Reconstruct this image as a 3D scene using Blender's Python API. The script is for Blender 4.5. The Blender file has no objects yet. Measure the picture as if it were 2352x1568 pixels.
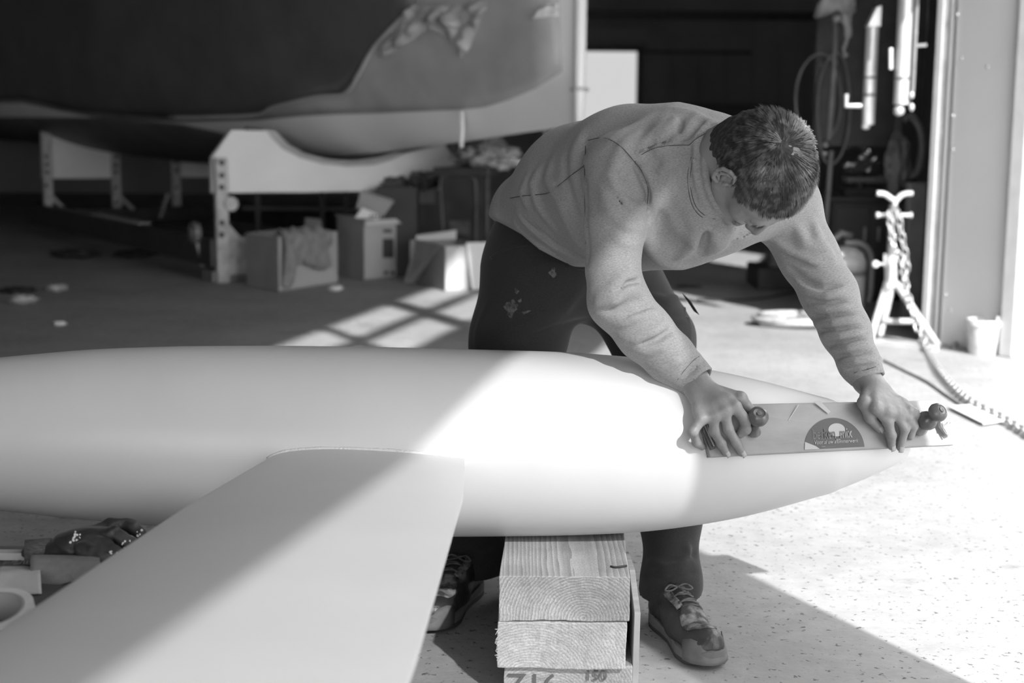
import bpy, math, random
import numpy as np
from mathutils import Vector, Matrix, noise as mnoise

SC = bpy.context.scene
COL = SC.collection
PI = math.pi

# ------------------------------------------------------------------ camera
CAMH = 1.12
FPX = 3267.0                       # 50 mm on a 36 mm wide frame of 2352 px
PITCH = math.atan((784 - 285) / FPX)
ROLL = math.radians(0.45)
_F = Vector((0, math.cos(PITCH), -math.sin(PITCH)))
_U0 = Vector((0, math.sin(PITCH), math.cos(PITCH)))
_X = Vector((1, 0, 0))
_R = _X * math.cos(ROLL) + _U0 * math.sin(ROLL)
_U = _U0 * math.cos(ROLL) - _X * math.sin(ROLL)
cam_d = bpy.data.cameras.new('camera'); cam = bpy.data.objects.new('camera', cam_d); COL.objects.link(cam)
m = Matrix((( _R.x, _U.x, -_F.x, 0), (_R.y, _U.y, -_F.y, 0), (_R.z, _U.z, -_F.z, CAMH), (0, 0, 0, 1)))
cam.matrix_world = m
cam_d.sensor_width = 36; cam_d.lens = 50.0; cam_d.clip_start = 0.05; cam_d.clip_end = 200
cam_d.dof.use_dof = True; cam_d.dof.focus_distance = 3.0; cam_d.dof.aperture_fstop = 3.0
SC.camera = cam

# ------------------------------------------------------------------ light and exposure
SC.view_settings.view_transform = 'Standard'; SC.view_settings.look = 'None'
SC.view_settings.gamma = 1.0; SC.view_settings.use_curve_mapping = False
SC.view_settings.exposure = 0.0
SC.cycles.max_bounces = 8; SC.cycles.diffuse_bounces = 5; SC.cycles.glossy_bounces = 3
SC.cycles.transparent_max_bounces = 8; SC.cycles.sample_clamp_indirect = 6
SC.cycles.use_denoising = True
SUN_AZ = Vector((-0.437, 0.899, 0)).normalized()      # way the light travels over the ground
SUN_TAN = 0.74
SKY = 5.8; SUNE = 8.8
w = bpy.data.worlds.new('world'); SC.world = w; w.use_nodes = True
nt = w.node_tree; nt.nodes.clear()
tc = nt.nodes.new('ShaderNodeTexCoord'); sx = nt.nodes.new('ShaderNodeSeparateXYZ')
rp = nt.nodes.new('ShaderNodeValToRGB'); bg = nt.nodes.new('ShaderNodeBackground'); wo = nt.nodes.new('ShaderNodeOutputWorld')
nt.links.new(tc.outputs['Generated'], sx.inputs[0]); nt.links.new(sx.outputs['Z'], rp.inputs[0])
rp.color_ramp.elements[0].color = (1, 1, 1, 1); rp.color_ramp.elements[0].position = 0.0
rp.color_ramp.elements[1].color = (.62, .62, .62, 1); rp.color_ramp.elements[1].position = 1.0
nt.links.new(rp.outputs[0], bg.inputs[0]); nt.links.new(bg.outputs[0], wo.inputs[0]); bg.inputs[1].default_value = SKY
sd = bpy.data.lights.new('sun', 'SUN'); so = bpy.data.objects.new('sun', sd); COL.objects.link(so)
sd.energy = SUNE; sd.angle = math.radians(0.9)
sdir = Vector((SUN_AZ.x, SUN_AZ.y, -SUN_TAN)).normalized()
so.rotation_euler = (-sdir).to_track_quat('Z', 'Y').to_euler(); so.location = (6, -8, 9)

# ------------------------------------------------------------------ pixel -> world helpers
CAM = Vector((0, 0, CAMH))
def ray(px, py): return (_F * FPX + _R * (px - 1176) - _U * (py - 784)).normalized()
def G(px, py, z=0.0):
    r = ray(px, py); return CAM + r * ((z - CAMH) / r.z)
def D(px, py, y):
    r = ray(px, py); return CAM + r * (y / r.y)
def proj(P):
    v = Vector(P) - CAM; return (1176 + FPX * v.dot(_R) / v.dot(_F), 784 - FPX * v.dot(_U) / v.dot(_F))

# ------------------------------------------------------------------ materials (greys: the photograph is monochrome)
MATS = {}
def mat(name, g, rough=0.6, g2=None, scale=8.0, detail=4.0, metal=0.0, bump=0.0, bscale=60.0, coat=0.0,
        emit=0.0, trans=0.0, alpha=1.0, stretch=None, lo=0.35, hi=0.65, spec=0.5, sheen=0.0, sub=0.0):
    if name in MATS: return MATS[name]
    m = bpy.data.materials.new(name); m.use_nodes = True; t = m.node_tree; b = t.nodes['Principled BSDF']
    b.inputs['Base Color'].default_value = (g, g, g, 1); b.inputs['Roughness'].default_value = rough
    b.inputs['Metallic'].default_value = metal; b.inputs['Coat Weight'].default_value = coat
    b.inputs['Specular IOR Level'].default_value = spec
    if sheen: b.inputs['Sheen Weight'].default_value = sheen
    if sub:
        b.inputs['Subsurface Weight'].default_value = sub; b.inputs['Subsurface Scale'].default_value = 0.01
        b.inputs['Subsurface Radius'].default_value = (1, 1, 1)
    if emit:
        b.inputs['Emission Color'].default_value = (1, 1, 1, 1); b.inputs['Emission Strength'].default_value = emit
    b.inputs['Transmission Weight'].default_value = trans; b.inputs['Alpha'].default_value = alpha
    co = t.nodes.new('ShaderNodeTexCoord'); mp = t.nodes.new('ShaderNodeMapping')
    t.links.new(co.outputs['Object'], mp.inputs[0])
    if stretch: mp.inputs['Scale'].default_value = stretch
    if g2 is not None:
        n = t.nodes.new('ShaderNodeTexNoise'); n.inputs['Scale'].default_value = scale; n.inputs['Detail'].default_value = detail
        r = t.nodes.new('ShaderNodeValToRGB'); r.color_ramp.elements[0].position = lo; r.color_ramp.elements[1].position = hi
        r.color_ramp.elements[0].color = (g, g, g, 1); r.color_ramp.elements[1].color = (g2, g2, g2, 1)
        t.links.new(mp.outputs[0], n.inputs['Vector']); t.links.new(n.outputs['Fac'], r.inputs[0]); t.links.new(r.outputs[0], b.inputs['Base Color'])
    if bump:
        n2 = t.nodes.new('ShaderNodeTexNoise'); n2.inputs['Scale'].default_value = bscale; n2.inputs['Detail'].default_value = 3
        bp = t.nodes.new('ShaderNodeBump'); bp.inputs['Strength'].default_value = bump; bp.inputs['Distance'].default_value = 0.004
        t.links.new(mp.outputs[0], n2.inputs['Vector']); t.links.new(n2.outputs['Fac'], bp.inputs['Height']); t.links.new(bp.outputs[0], b.inputs['Normal'])
    MATS[name] = m; return m

# ------------------------------------------------------------------ mesh builder
def frame_of(d):
    d = Vector(d).normalized(); a = Vector((0, 0, 1)) if abs(d.z) < .9 else Vector((1, 0, 0))
    u = d.cross(a).normalized(); v = d.cross(u).normalized(); return u, v
class MB:
    def __init__(s): s.v = []; s.f = []
    def add(s, vs, fs):
        o = len(s.v); s.v += [tuple(x) for x in vs]; s.f += [tuple(i + o for i in f) for f in fs]; return s
    def box(s, c, size, ax=None, ay=None, az=None):
        ax = Vector(ax).normalized() if ax is not None else Vector((1, 0, 0))
        if ay is None: ay = Vector((0, 0, 1)).cross(ax) if az is None else Vector(az).cross(ax)
        ay = Vector(ay).normalized(); az = Vector(az).normalized() if az is not None else ax.cross(ay)
        c = Vector(c); h = [k / 2 for k in size]
        vs = [c + ax * (h[0] * i) + ay * (h[1] * j) + az * (h[2] * k) for i in (-1, 1) for j in (-1, 1) for k in (-1, 1)]
        return s.add(vs, [(0, 1, 3, 2), (4, 6, 7, 5), (0, 4, 5, 1), (2, 3, 7, 6), (0, 2, 6, 4), (1, 5, 7, 3)])
    def bar(s, a, b, w, h=None, up=(0, 0, 1)):
        a = Vector(a); b = Vector(b); d = (b - a).normalized(); u = Vector(up)
        side = d.cross(u)
        if side.length < .01: side = d.cross(Vector((1, 0, 0)))
        side.normalize(); return s.box((a + b) / 2, ((b - a).length, w, h or w), d, side, side.cross(d) * -1)
    def tube(s, pts, r, n=12, cap=True, closed=False):
        pts = [Vector(p) for p in pts]; N = len(pts); rs = r if isinstance(r, (list, tuple)) else [r] * N
        vs = []; fs = []; u = None
        for i, p in enumerate(pts):
            if closed: t = pts[(i + 1) % N] - pts[i - 1]
            else: t = pts[min(i + 1, N - 1)] - pts[max(i - 1, 0)]
            t = t.normalized() if t.length > 1e-9 else Vector((0, 0, 1))
            if u is None: u, v = frame_of(t)
            else:
                u = (u - t * u.dot(t)).normalized()
            v = t.cross(u)
            for k in range(n):
                a = 2 * PI * k / n; vs.append(p + (u * math.cos(a) + v * math.sin(a)) * rs[i])
        for i in range(N if closed else N - 1):
            j = (i + 1) % N
            for k in range(n): fs.append((i * n + k, i * n + (k + 1) % n, j * n + (k + 1) % n, j * n + k))
        if cap and not closed: fs.append(tuple(range(n))[::-1]); fs.append(tuple((N - 1) * n + k for k in range(n)))
        return s.add(vs, fs)
    def lathe(s, prof, c=(0, 0, 0), axis=(0, 0, 1), n=32, cap=True):
        ax = Vector(axis).normalized(); u, v = frame_of(ax); c = Vector(c); vs = []; fs = []
        for r, h in prof:
            for k in range(n):
                a = 2 * PI * k / n; vs.append(c + ax * h + (u * math.cos(a) + v * math.sin(a)) * r)
        for i in range(len(prof) - 1):
            for k in range(n): fs.append((i * n + k, (i + 1) * n + k, (i + 1) * n + (k + 1) % n, i * n + (k + 1) % n))
        if cap:
            if prof[0][0] > 1e-5: fs.append(tuple(range(n)))
            if prof[-1][0] > 1e-5: fs.append(tuple((len(prof) - 1) * n + k for k in range(n))[::-1])
        return s.add(vs, fs)
    def prism(s, poly, off):
        o = Vector(off); n = len(poly); vs = [Vector(p) for p in poly] + [Vector(p) + o for p in poly]
        return s.add(vs, [tuple(range(n))[::-1], tuple(range(n, 2 * n))] + [(i, (i + 1) % n, n + (i + 1) % n, n + i) for i in range(n)])
    def strip(s, A, B, off):      # solid between two polylines, thickened by off
        n = len(A); o = Vector(off)
        vs = [Vector(p) for p in A] + [Vector(p) for p in B]; vs += [p + o for p in vs]
        fs = []
        for i in range(n - 1):
            fs += [(i, i + 1, n + i + 1, n + i), (2 * n + i, 3 * n + i, 3 * n + i + 1, 2 * n + i + 1)]
            fs += [(i, 2 * n + i, 2 * n + i + 1, i + 1), (n + i, n + i + 1, 3 * n + i + 1, 3 * n + i)]
        fs += [(0, n, 3 * n, 2 * n), (n - 1, 3 * n - 1, 4 * n - 1, 2 * n - 1)]
        return s.add(vs, fs)
    def grid(s, rows, closed_v=False):
        n = len(rows[0]); vs = [p for r in rows for p in r]; fs = []
        for i in range(len(rows) - 1):
            for k in range(n if closed_v else n - 1):
                fs.append((i * n + k, i * n + (k + 1) % n, (i + 1) * n + (k + 1) % n, (i + 1) * n + k))
        return s.add(vs, fs)
    def build(s, name, m, parent=None, smooth=False, bevel=0.0, solid=0.0, sub=0, fix=True, angle=None):
        off = Vector((0, 0, 0))
        q = parent
        while q is not None: off += q.location; q = q.parent
        me = bpy.data.meshes.new(name)
        me.from_pydata([(x - off.x, y - off.y, z - off.z) for x, y, z in s.v], [], s.f); me.validate()
        o = bpy.data.objects.new(name, me); COL.objects.link(o); me.materials.append(m)
        if fix:
            import bmesh
            b = bmesh.new(); b.from_mesh(me); bmesh.ops.recalc_face_normals(b, faces=b.faces); b.to_mesh(me); b.free()
        if smooth:
            me.polygons.foreach_set('use_smooth', [True] * len(me.polygons))
            if angle: me.set_sharp_from_angle(angle=math.radians(angle))
        if parent: o.parent = parent
        if solid:
            k = o.modifiers.new('solid', 'SOLIDIFY'); k.thickness = solid; k.offset = 0
        if bevel:
            k = o.modifiers.new('bevel', 'BEVEL'); k.width = bevel; k.segments = 2; k.limit_method = 'ANGLE'
        if sub:
            k = o.modifiers.new('sub', 'SUBSURF'); k.levels = sub; k.render_levels = sub
        return o
def thing(name, label, cat, loc=(0, 0, 0), group=None):
    o = bpy.data.objects.new(name, None); COL.objects.link(o); o.location = loc; o.empty_display_size = .05
    o['label'] = label; o['category'] = cat
    if group: o['group'] = group
    return o
def tag(o, label, cat, group=None):
    o['label'] = label; o['category'] = cat
    if group: o['group'] = group
    return o
def struct(o, label=None):
    o['kind'] = 'structure'
    if label: o['label'] = label
    return o
def copy_tree(o, parent=None):
    c = o.copy(); COL.objects.link(c)
    if parent is not None: c.parent = parent
    for ch in list(o.children): copy_tree(ch, c)
    return c
def lerp(a, b, t): return a + (b - a) * t
def interp(x, xs, ys): return float(np.interp(x, xs, ys))
def smoothpath(pts, n=8):
    P = [Vector(p) for p in pts]; out = []
    for i in range(len(P) - 1):
        p0 = P[max(i - 1, 0)]; p1 = P[i]; p2 = P[i + 1]; p3 = P[min(i + 2, len(P) - 1)]
        for k in range(n):
            t = k / n
            out.append(0.5 * ((2 * p1) + (p2 - p0) * t + (2 * p0 - 5 * p1 + 4 * p2 - p3) * t * t + (3 * p1 - p0 - 3 * p2 + p3) * t ** 3))
    out.append(P[-1]); return out
# ================================================================== THE SETTING
# floor: worn concrete with dark flecks and pits
def floor_material():
    m = bpy.data.materials.new('worn_concrete'); m.use_nodes = True; t = m.node_tree; L = t.links; b = t.nodes['Principled BSDF']
    co = t.nodes.new('ShaderNodeTexCoord')
    def noise(scale, detail=4, rough=.5, st=None):
        n = t.nodes.new('ShaderNodeTexNoise'); n.inputs['Scale'].default_value = scale; n.inputs['Detail'].default_value = detail; n.inputs['Roughness'].default_value = rough
        if st:
            mp = t.nodes.new('ShaderNodeMapping'); mp.inputs['Scale'].default_value = st; L.new(co.outputs['Object'], mp.inputs[0]); L.new(mp.outputs[0], n.inputs['Vector'])
        else: L.new(co.outputs['Object'], n.inputs['Vector'])
        return n.outputs['Fac']
    def ramp(f, p0, c0, p1, c1):
        r = t.nodes.new('ShaderNodeValToRGB'); e = r.color_ramp.elements
        e[0].position = p0; e[0].color = (c0,) * 3 + (1,); e[1].position = p1; e[1].color = (c1,) * 3 + (1,); L.new(f, r.inputs[0]); return r.outputs[0]
    def mul(a, b2):
        x = t.nodes.new('ShaderNodeMix'); x.data_type = 'RGBA'; x.blend_type = 'MULTIPLY'; x.inputs[0].default_value = 1
        L.new(a, x.inputs[6]); L.new(b2, x.inputs[7]); return x.outputs[2]
    c = ramp(noise(1.3, 6, .6), .3, .27, .7, .38)
    c = mul(c, ramp(noise(14, 6, .7), .3, .86, .7, 1.08))
    c = mul(c, ramp(noise(55, 3, .6), .32, .28, .39, 1.0))      # small dark flecks
    c = mul(c, ramp(noise(17, 4, .75, (1, 1.7, 1)), .29, .22, .335, 1.0))    # larger chips
    c = mul(c, ramp(noise(3.1, 7, .65, (.7, 1.2, 1)), .27, .55, .38, 1.0))  # smudges
    L.new(c, b.inputs['Base Color']); b.inputs['Roughness'].default_value = .75
    bp = t.nodes.new('ShaderNodeBump'); bp.inputs['Strength'].default_value = .35; bp.inputs['Distance'].default_value = .003
    L.new(noise(90, 5), bp.inputs['Height']); L.new(bp.outputs[0], b.inputs['Normal'])
    return m
M_floor = floor_material()
M_pave = mat('pale_paving', .48, .85, .42, 2, bump=.2)
M_wall = mat('dark_wall_panel', .24, .6, .30, 1.5, stretch=(1, 1, .3))
M_wall2 = mat('mid_wall_panel', .30, .7, .34, 1.5)
M_ceil = mat('roof_sheet', .34, .8, .28, 2)
M_steel_dark = mat('dark_painted_steel', .03, .45, .05, 9)
M_frame = mat('grey_door_frame', .16, .4, .22, 12)
M_white_frame = mat('pale_metal_frame', .62, .35, .55, 9)

b = MB(); b.box((-1.0, 8.3, -.05), (18, 29, .1)); fl = struct(b.build('floor', M_floor))
b = MB(); b.box((12, 8, -.07), (24, 60, .1)); o = struct(b.build('trim_1', M_pave), 'pale paved yard outside the open door')

# the right wall runs along WD from W0; door opening plus windows
W0 = Vector((.706, 0, 0)); WD = Vector((.242, 1, 0)).normalized(); WN = Vector((WD.y, -WD.x, 0))
def wall_at(P):        # walk from P back towards the sun to the wall plane -> (u, z) on the wall
    P = Vector(P); t = (W0 - P).dot(WN) / (-SUN_AZ).dot(WN)
    Q = P - SUN_AZ * t; return (Q - W0).dot(WD), P.z + t * SUN_TAN
uN = wall_at(G(2175, 1568))[0]; uF = wall_at(G(2303, 815))[0] if False else (Vector((2.42, 7.10, 0)) - W0).dot(WD)
HEAD = wall_at(G(1340, 810))[1]
opens = [(uN, uF, -.01, HEAD)]
# transom windows above the door: their sunlit shapes land on the floor behind the keel
u_a, z_a = wall_at(G(739, 748.6)); u_b, z_b = wall_at(G(944.8, 720.6)); u_c, z_c = wall_at(G(872.3, 699.5)); u_d, z_d = wall_at(G(814, 776.7))
u_e, z_e = wall_at(G(1044, 753)); u_f, z_f = wall_at(G(966, 726.4)); u_g, z_g = wall_at(G(951.8, 798.9)); u_h, z_h = wall_at(G(620, 790)); u_i, z_i = wall_at(G(730, 754.5))
u_j, z_j = wall_at(G(919, 694.8)); u_k, z_k = wall_at(G(990, 669)); u_l, z_l = wall_at(G(1075, 740))
print('HEAD', HEAD, 'uN uF', uN, uF)
print('panes', [(round(a, 2), round(c, 2)) for a, c in ((u_a, z_a), (u_b, z_b), (u_c, z_c), (u_d, z_d), (u_e, z_e), (u_f, z_f), (u_g, z_g), (u_h, z_h), (u_i, z_i), (u_j, z_j), (u_k, z_k), (u_l, z_l))])
WTOP = 5.2
opens = [(-3.6, 1.45, -.01, HEAD), (uN, uF, -.01, HEAD), (9.4, 10.7, 1.72, 2.27)]
cols = [(1.80, 2.81), (2.90, 3.93), (4.13, 5.15)]
opens += [(cols[0][0], cols[-1][1], 3.30, 4.14)]
def wall_with_openings(name, P0, U, N, u0, u1, z1, ops, m, th=.06):
    us = sorted({u0, u1} | {a for o in ops for a in o[:2]}); zs = sorted({0.0, z1} | {max(a, 0) for o in ops for a in o[2:]})
    b = MB()
    for i in range(len(us) - 1):
        for k in range(len(zs) - 1):
            uc = (us[i] + us[i + 1]) / 2; zc = (zs[k] + zs[k + 1]) / 2
            if any(o[0] < uc < o[1] and o[2] < zc < o[3] for o in ops): continue
            c = P0 + U * uc + N * (th / 2); b.box((c.x, c.y, zc), (us[i + 1] - us[i], th, zs[k + 1] - zs[k]), U, N)
    return struct(b.build(name, m))
wall_with_openings('wall_right', W0, WD, WN, -6.2, uF + .25, WTOP, opens[:2] + opens[3:], M_wall2)
wall_with_openings('wall_right', W0, WD, WN, uF + .25, 23.2, WTOP, opens[2:3], M_wall)
# transom window: two rows of three panes with muntins between
wf = MB()
for z0, z1 in ((3.27, 3.31), (3.675, 3.765), (4.13, 4.17)):
    c = W0 + WD * 3.47 + WN * .03; wf.box((c.x, c.y, (z0 + z1) / 2), (3.40, .05, z1 - z0), WD, WN)
for a, c2 in ((1.76, 1.80), (2.81, 2.90), (3.93, 4.13), (5.15, 5.19)):
    c = W0 + WD * ((a + c2) / 2) + WN * .03; wf.box((c.x, c.y, 3.72), (c2 - a, .05, .9), WD, WN)
struct(wf.build('window_2', M_white_frame), 'transom window frame with two rows of panes over the door')
# milky sheet added in the nearer opening to soften the sun on the keel
mg = bpy.data.materials.new('milky_diffuser'); mg.use_nodes = True; t_ = mg.node_tree; t_.nodes.clear()
o1 = t_.nodes.new('ShaderNodeOutputMaterial'); x1_ = t_.nodes.new('ShaderNodeMixShader'); tr_ = t_.nodes.new('ShaderNodeBsdfTransparent'); tl_ = t_.nodes.new('ShaderNodeBsdfTranslucent')
tr_.inputs[0].default_value = (.85, .85, .85, 1); tl_.inputs[0].default_value = (.4, .4, .4, 1); x1_.inputs[0].default_value = .30
t_.links.new(tr_.outputs[0], x1_.inputs[1]); t_.links.new(tl_.outputs[0], x1_.inputs[2]); t_.links.new(x1_.outputs[0], o1.inputs[0])
b = MB(); c = W0 + WD * (-1.07) + WN * .03; b.box((c.x, c.y, HEAD / 2), (5.02, .006, HEAD), WD, WN); struct(b.build('sun_diffuser', mg), 'added milky diffuser across the nearer opening, softening the sun')
# other walls and roof
YB = 22.5
BX0 = -9.0
wall_with_openings('wall_left', Vector((BX0, -6, 0)), Vector((0, 1, 0)), Vector((-1, 0, 0)), 0, 28.6, WTOP, [], M_wall, .1)
WZ1 = D(1400, 118, YB).z
wx0, wx1 = D(1290, 200, YB).x, D(1462, 200, YB).x
wall_with_openings('wall_back', Vector((BX0, YB, 0)), Vector((1, 0, 0)), Vector((0, 1, 0)), 0, 15.6, WTOP, [(wx0 - BX0, wx1 - BX0, .9, WZ1)], M_wall, .12)
wall_with_openings('wall_front', Vector((BX0, -6, 0)), Vector((1, 0, 0)), Vector((0, -1, 0)), 0, 8.6, WTOP, [(4.4, 8.2, -.01, 3.2)], M_wall2, .12)
b = MB(); cA = W0 + WD * -6.2; cB = W0 + WD * 23.2
b.prism([(BX0 - .1, cA.y, WTOP), (cA.x + .06, cA.y, WTOP), (cB.x + .06, cB.y, WTOP), (BX0 - .1, YB + .12, WTOP)], (0, 0, .1)); struct(b.build('ceiling', M_ceil))
# back window: frosted bright pane in a dark frame
M_frost = mat('daylit_frosted_pane', .8, .5, emit=.62)
b = MB(); b.box(((wx0 + wx1) / 2, YB + .09, (WZ1 + .9) / 2), (wx1 - wx0, .02, WZ1 - .9)); o = struct(b.build('window_1', M_frost), 'bright frosted window in the dark back wall')
fr = MB(); zc = (.9 + WZ1) / 2
fr.box((wx0 - .03, YB - .02, zc), (.06, .06, WZ1 - .9 + .12)); fr.box((wx1 + .035, YB - .02, zc), (.07, .06, WZ1 - .9 + .12))
fr.box(((wx0 + wx1) / 2, YB - .02, WZ1 + .03), (wx1 - wx0 + .13, .06, .06)); fr.box(((wx0 + wx1) / 2, YB - .02, .87), (wx1 - wx0 + .13, .06, .06))
f = fr.build('window_frame', M_steel_dark); f.parent = o
# back wall: rail, header panel and vertical panel joints
b = MB(); p0 = D(1300, 30, YB - .12); p1 = D(1900, 39, YB - .12); b.bar(p0 - Vector((4, 0, .0)), p1 + Vector((2.4, 0, 0)), .12, .12)
struct(b.build('trim_2', M_steel_dark), 'dark horizontal rail across the back wall')
M_panelA = mat('charcoal_wall_cladding', .30, .5, .24, 1.2)
for i in range(11):
    x0 = wx1 + .12 + i * .42
    b = MB(); b.box((x0 + .2, YB - .03, 1.45), (.395, .03, 2.1)); o = b.build('wall_panel', M_panelA, bevel=.006); o.parent = bpy.data.objects['wall_back']
b = MB(); p0 = D(1330, 60, YB - .08); p1 = D(1490, 100, YB - .08)
b.box(((p0.x + p1.x) / 2 - .3, YB - .05, (p0.z + p1.z) / 2), (p1.x - p0.x + .6, .06, p0.z - p1.z)); o = b.build('header_panel', M_panelA, bevel=.01); o.parent = bpy.data.objects['wall_back']
b = MB(); p0 = D(1470, 118, YB - .1); p1 = D(1725, 121, YB - .1); b.bar(p0, p1, .03, .05); o = b.build('wall_rail', M_steel_dark); o.parent = bpy.data.objects['wall_back']
# jamb of the open door: angled grey sheet panel, its tracks and white outer frame
M_jamb = mat('grey_jamb_sheet', .60, .45, .66, 1.2)
J0 = G(2157, 790); J1 = G(2306, 815)
JD = (J1 - J0).normalized(); JN = Vector((-JD.y, JD.x, 0));
if JN.y < 0: JN = -JN
b = MB(); c = (J0 + J1) / 2 + JN * .04; b.box((c.x, c.y, 1.3), ((J1 - J0).length, .08, 2.6), JD, JN)
jm = struct(b.build('door_1', M_jamb, bevel=.006), 'grey metal jamb panel beside the open hall door')
M_rivet = mat('bright_rivet', .75, .25, metal=.6)
for px, py in ((2199, 33), (2209, 133), (2189, 266), (2189, 343), (2173, 676), (2183, 712), (2268, 153)):
    r = ray(px, py); t = (J0 - CAM).dot(JN) / r.dot(JN); P = CAM + r * t
    b = MB(); b.lathe([(.009, 0), (.008, .004), (.004, .006), (0, .0065)], P, -JN, 10); o = b.build('rivet', M_rivet, smooth=True); o.parent = jm
b = MB()
for k, (px, wdt, dep) in enumerate(((2134, .045, .05), (2147, .03, .09), (2159, .022, .05))):
    Pb = G(px + (0), 788) if k < 2 else G(px, 790)
    b2 = MB(); b2.box((Pb.x, Pb.y + .05, 1.3), (wdt, dep, 2.6), JD, JN)
    o = b2.build('door_track', [M_white_frame, M_frame, M_jamb][k], bevel=.006); o.parent = jm
b = MB(); Pb = J1 + JD * .045; b.box((Pb.x, Pb.y, 1.3), (.085, .10, 2.6), JD, JN); o = b.build('door_post', M_white_frame, bevel=.008); o.parent = jm
b = MB(); b.box((J0.x + .34, J0.y + .75, 1.3), (1.5, .04, 2.6), WD, WN)
struct(b.build('trim_3', M_panelA), 'dark wall strip behind the door tracks')
b = MB(); b.bar(W0 + WD * (uN - .1) + Vector((0, 0, HEAD + .05)), W0 + WD * (uF + .1) + Vector((0, 0, HEAD + .05)), .10, .10)
struct(b.build('trim_4', M_frame), 'steel header rail over the door opening')
# threshold strip
b = MB(); A = G(2000, 787); B = G(2150, 806); b.bar(A + Vector((0, 0, .012)), B + Vector((0, 0, .012)), .05, .024); struct(b.build('trim_5', M_white_frame), 'pale sill strip beside the jack stand')
# outside, glimpsed past the jamb
M_hedge = mat('hedge_leaf', .05, .6, .10, 30)
random.seed(5)
hp = MB()
for i in range(5200):
    x = random.uniform(4.6, 8.5); y = 13.5 + random.uniform(-.3, .3); z = random.uniform(.55, 2.1)
    d = Vector((random.uniform(-1, 1), random.uniform(-1, 1), random.uniform(-1, 1))).normalized(); u, v = frame_of(d); s = random.uniform(.04, .08); c = Vector((x, y, z))
    hp.add([c - u * s, c + v * s * .5, c + u * s, c - v * s * .5], [(0, 1, 2, 3)])
hr = thing('hedge', 'dark leafy hedge outside beyond the door jamb', 'hedge', (6.5, 13.5, 0))
o = hp.build('foliage', M_hedge, hr); o['kind'] = 'stuff'
b = MB(); b.box((6.5, 13.6, 1.3), (3.6, .3, 1.4)); b.build('dense_core', mat('hedge_core', .02, .9), hr, bevel=.05)
b = MB(); b.box((6.5, 13.5, .3), (3.9, .2, .6)); b.build('base_wall', M_frame, hr, bevel=.02)
fe = thing('barrier', 'white low rail barrier on the sunny yard outside', 'barrier', (3.6, 9.3, 0))
for zz in (.12, .42): b = MB(); b.bar((2.95, 9.3, zz), (5.2, 9.0, zz), .05, .07); b.build('rail', M_white_frame, fe, bevel=.01)
for xx in (3.0, 4.1, 5.15): b = MB(); b.box((xx, 9.3 - (xx - 2.95) * .13, .25), (.06, .06, .5)); b.build('post', M_white_frame, fe, bevel=.01)
# added unseen shed block: cuts the sky light coming in through the door
shd = thing('sky_blocker', 'added unseen dark shed block cutting the sky light at the hall door', 'building', (9, 9, 0))
M_blocker = mat('sky_blocker_boards', .10, .8, .14, 3, stretch=(1, 1, .2))
b = MB(); b.box((9.4, 7.0, 2.3), (2.6, 11.4, 4.6)); b.build('blocker_wall', M_blocker, shd)
b = MB(); b.prism([(7.9, 1.2, 4.6), (10.9, 1.2, 4.6), (9.4, 1.2, 6.2)], (0, 11.6, 0)); b.build('blocker_roof', M_steel_dark, shd)
b = MB(); b.box((8.08, 8, 1.1), (.04, 1.0, 2.2)); b.build('blocker_door', M_frame, shd)
# daylight portals at the openings
def portal(c, N, sx, sy):
    ld = bpy.data.lights.new('daylight_portal', 'AREA'); ld.shape = 'RECTANGLE'; ld.size = sx; ld.size_y = sy
    ld.cycles.is_portal = True; lo = bpy.data.objects.new('daylight_portal', ld); COL.objects.link(lo); lo.location = c
    lo.rotation_euler = Vector(N).to_track_quat('-Z', 'Z').to_euler() if False else (-Vector(N)).to_track_quat('Z', 'Y').to_euler()
for a, c2, z0, z1 in opens[:2] + opens[3:]:
    c = W0 + WD * ((a + c2) / 2) + WN * .08; portal((c.x, c.y, (z0 + z1) / 2), -WN, c2 - a if True else 0, z1 - z0)
portal((BX0 + 6.3, -6.1, 1.6), (0, 1, 0), 3.8, 3.2)
# ================================================================== BACKGROUND THINGS
BOW = Vector((.38, 8.4, 0)); AX = Vector((-.54, .84, 0)).normalized(); CX = Vector((AX.y, -AX.x, 0))
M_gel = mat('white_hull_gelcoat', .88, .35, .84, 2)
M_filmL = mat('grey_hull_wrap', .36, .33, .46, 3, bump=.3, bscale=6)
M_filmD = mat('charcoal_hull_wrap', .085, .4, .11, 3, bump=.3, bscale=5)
M_clearf = mat('crumpled_film', .55, .25, .38, 6, bump=.6, bscale=22)
def hull(s, z, off=0.0):
    hb = interp(s, [0, .15, .6, 1.5, 3, 5, 8, 11], [.03, .10, .22, .48, .86, 1.25, 1.55, 1.5])
    zb = interp(s, [0, .5, 1.5, 2.6, 4, 6, 11], [1.12, 1.075, .985, .90, .80, .74, .85]); zt = interp(s, [0, 11], [2.5, 2.25])
    u = min(max((z - zb) / (zt - zb), 0), 1); p = interp(s, [0, 1.5, 4, 8], [1.6, 3.0, 5.5, 7])
    wd = hb * (1 - (1 - u) ** p) ** .62 if u > 0 else 0
    P = BOW + AX * s - CX * (wd + off); return Vector((P.x, P.y, z - off * .4))
def hull_zb(s): return interp(s, [0, .5, 1.5, 2.6, 4, 6, 11], [1.12, 1.075, .985, .90, .80, .74, .85])
def hull_zt(s): return interp(s, [0, 11], [2.5, 2.25])
boat = thing('boat', 'large boat hull in grey protective wrap resting on a white cradle', 'boat', (BOW.x, BOW.y, .8))
ss = [0, .05, .1, .15, .25, .4, .6, .9, 1.2, 1.6, 2, 2.5, 3, 3.6, 4.3, 5, 6, 7, 8, 9, 10, 11, 12, 13, 14.4]
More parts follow.
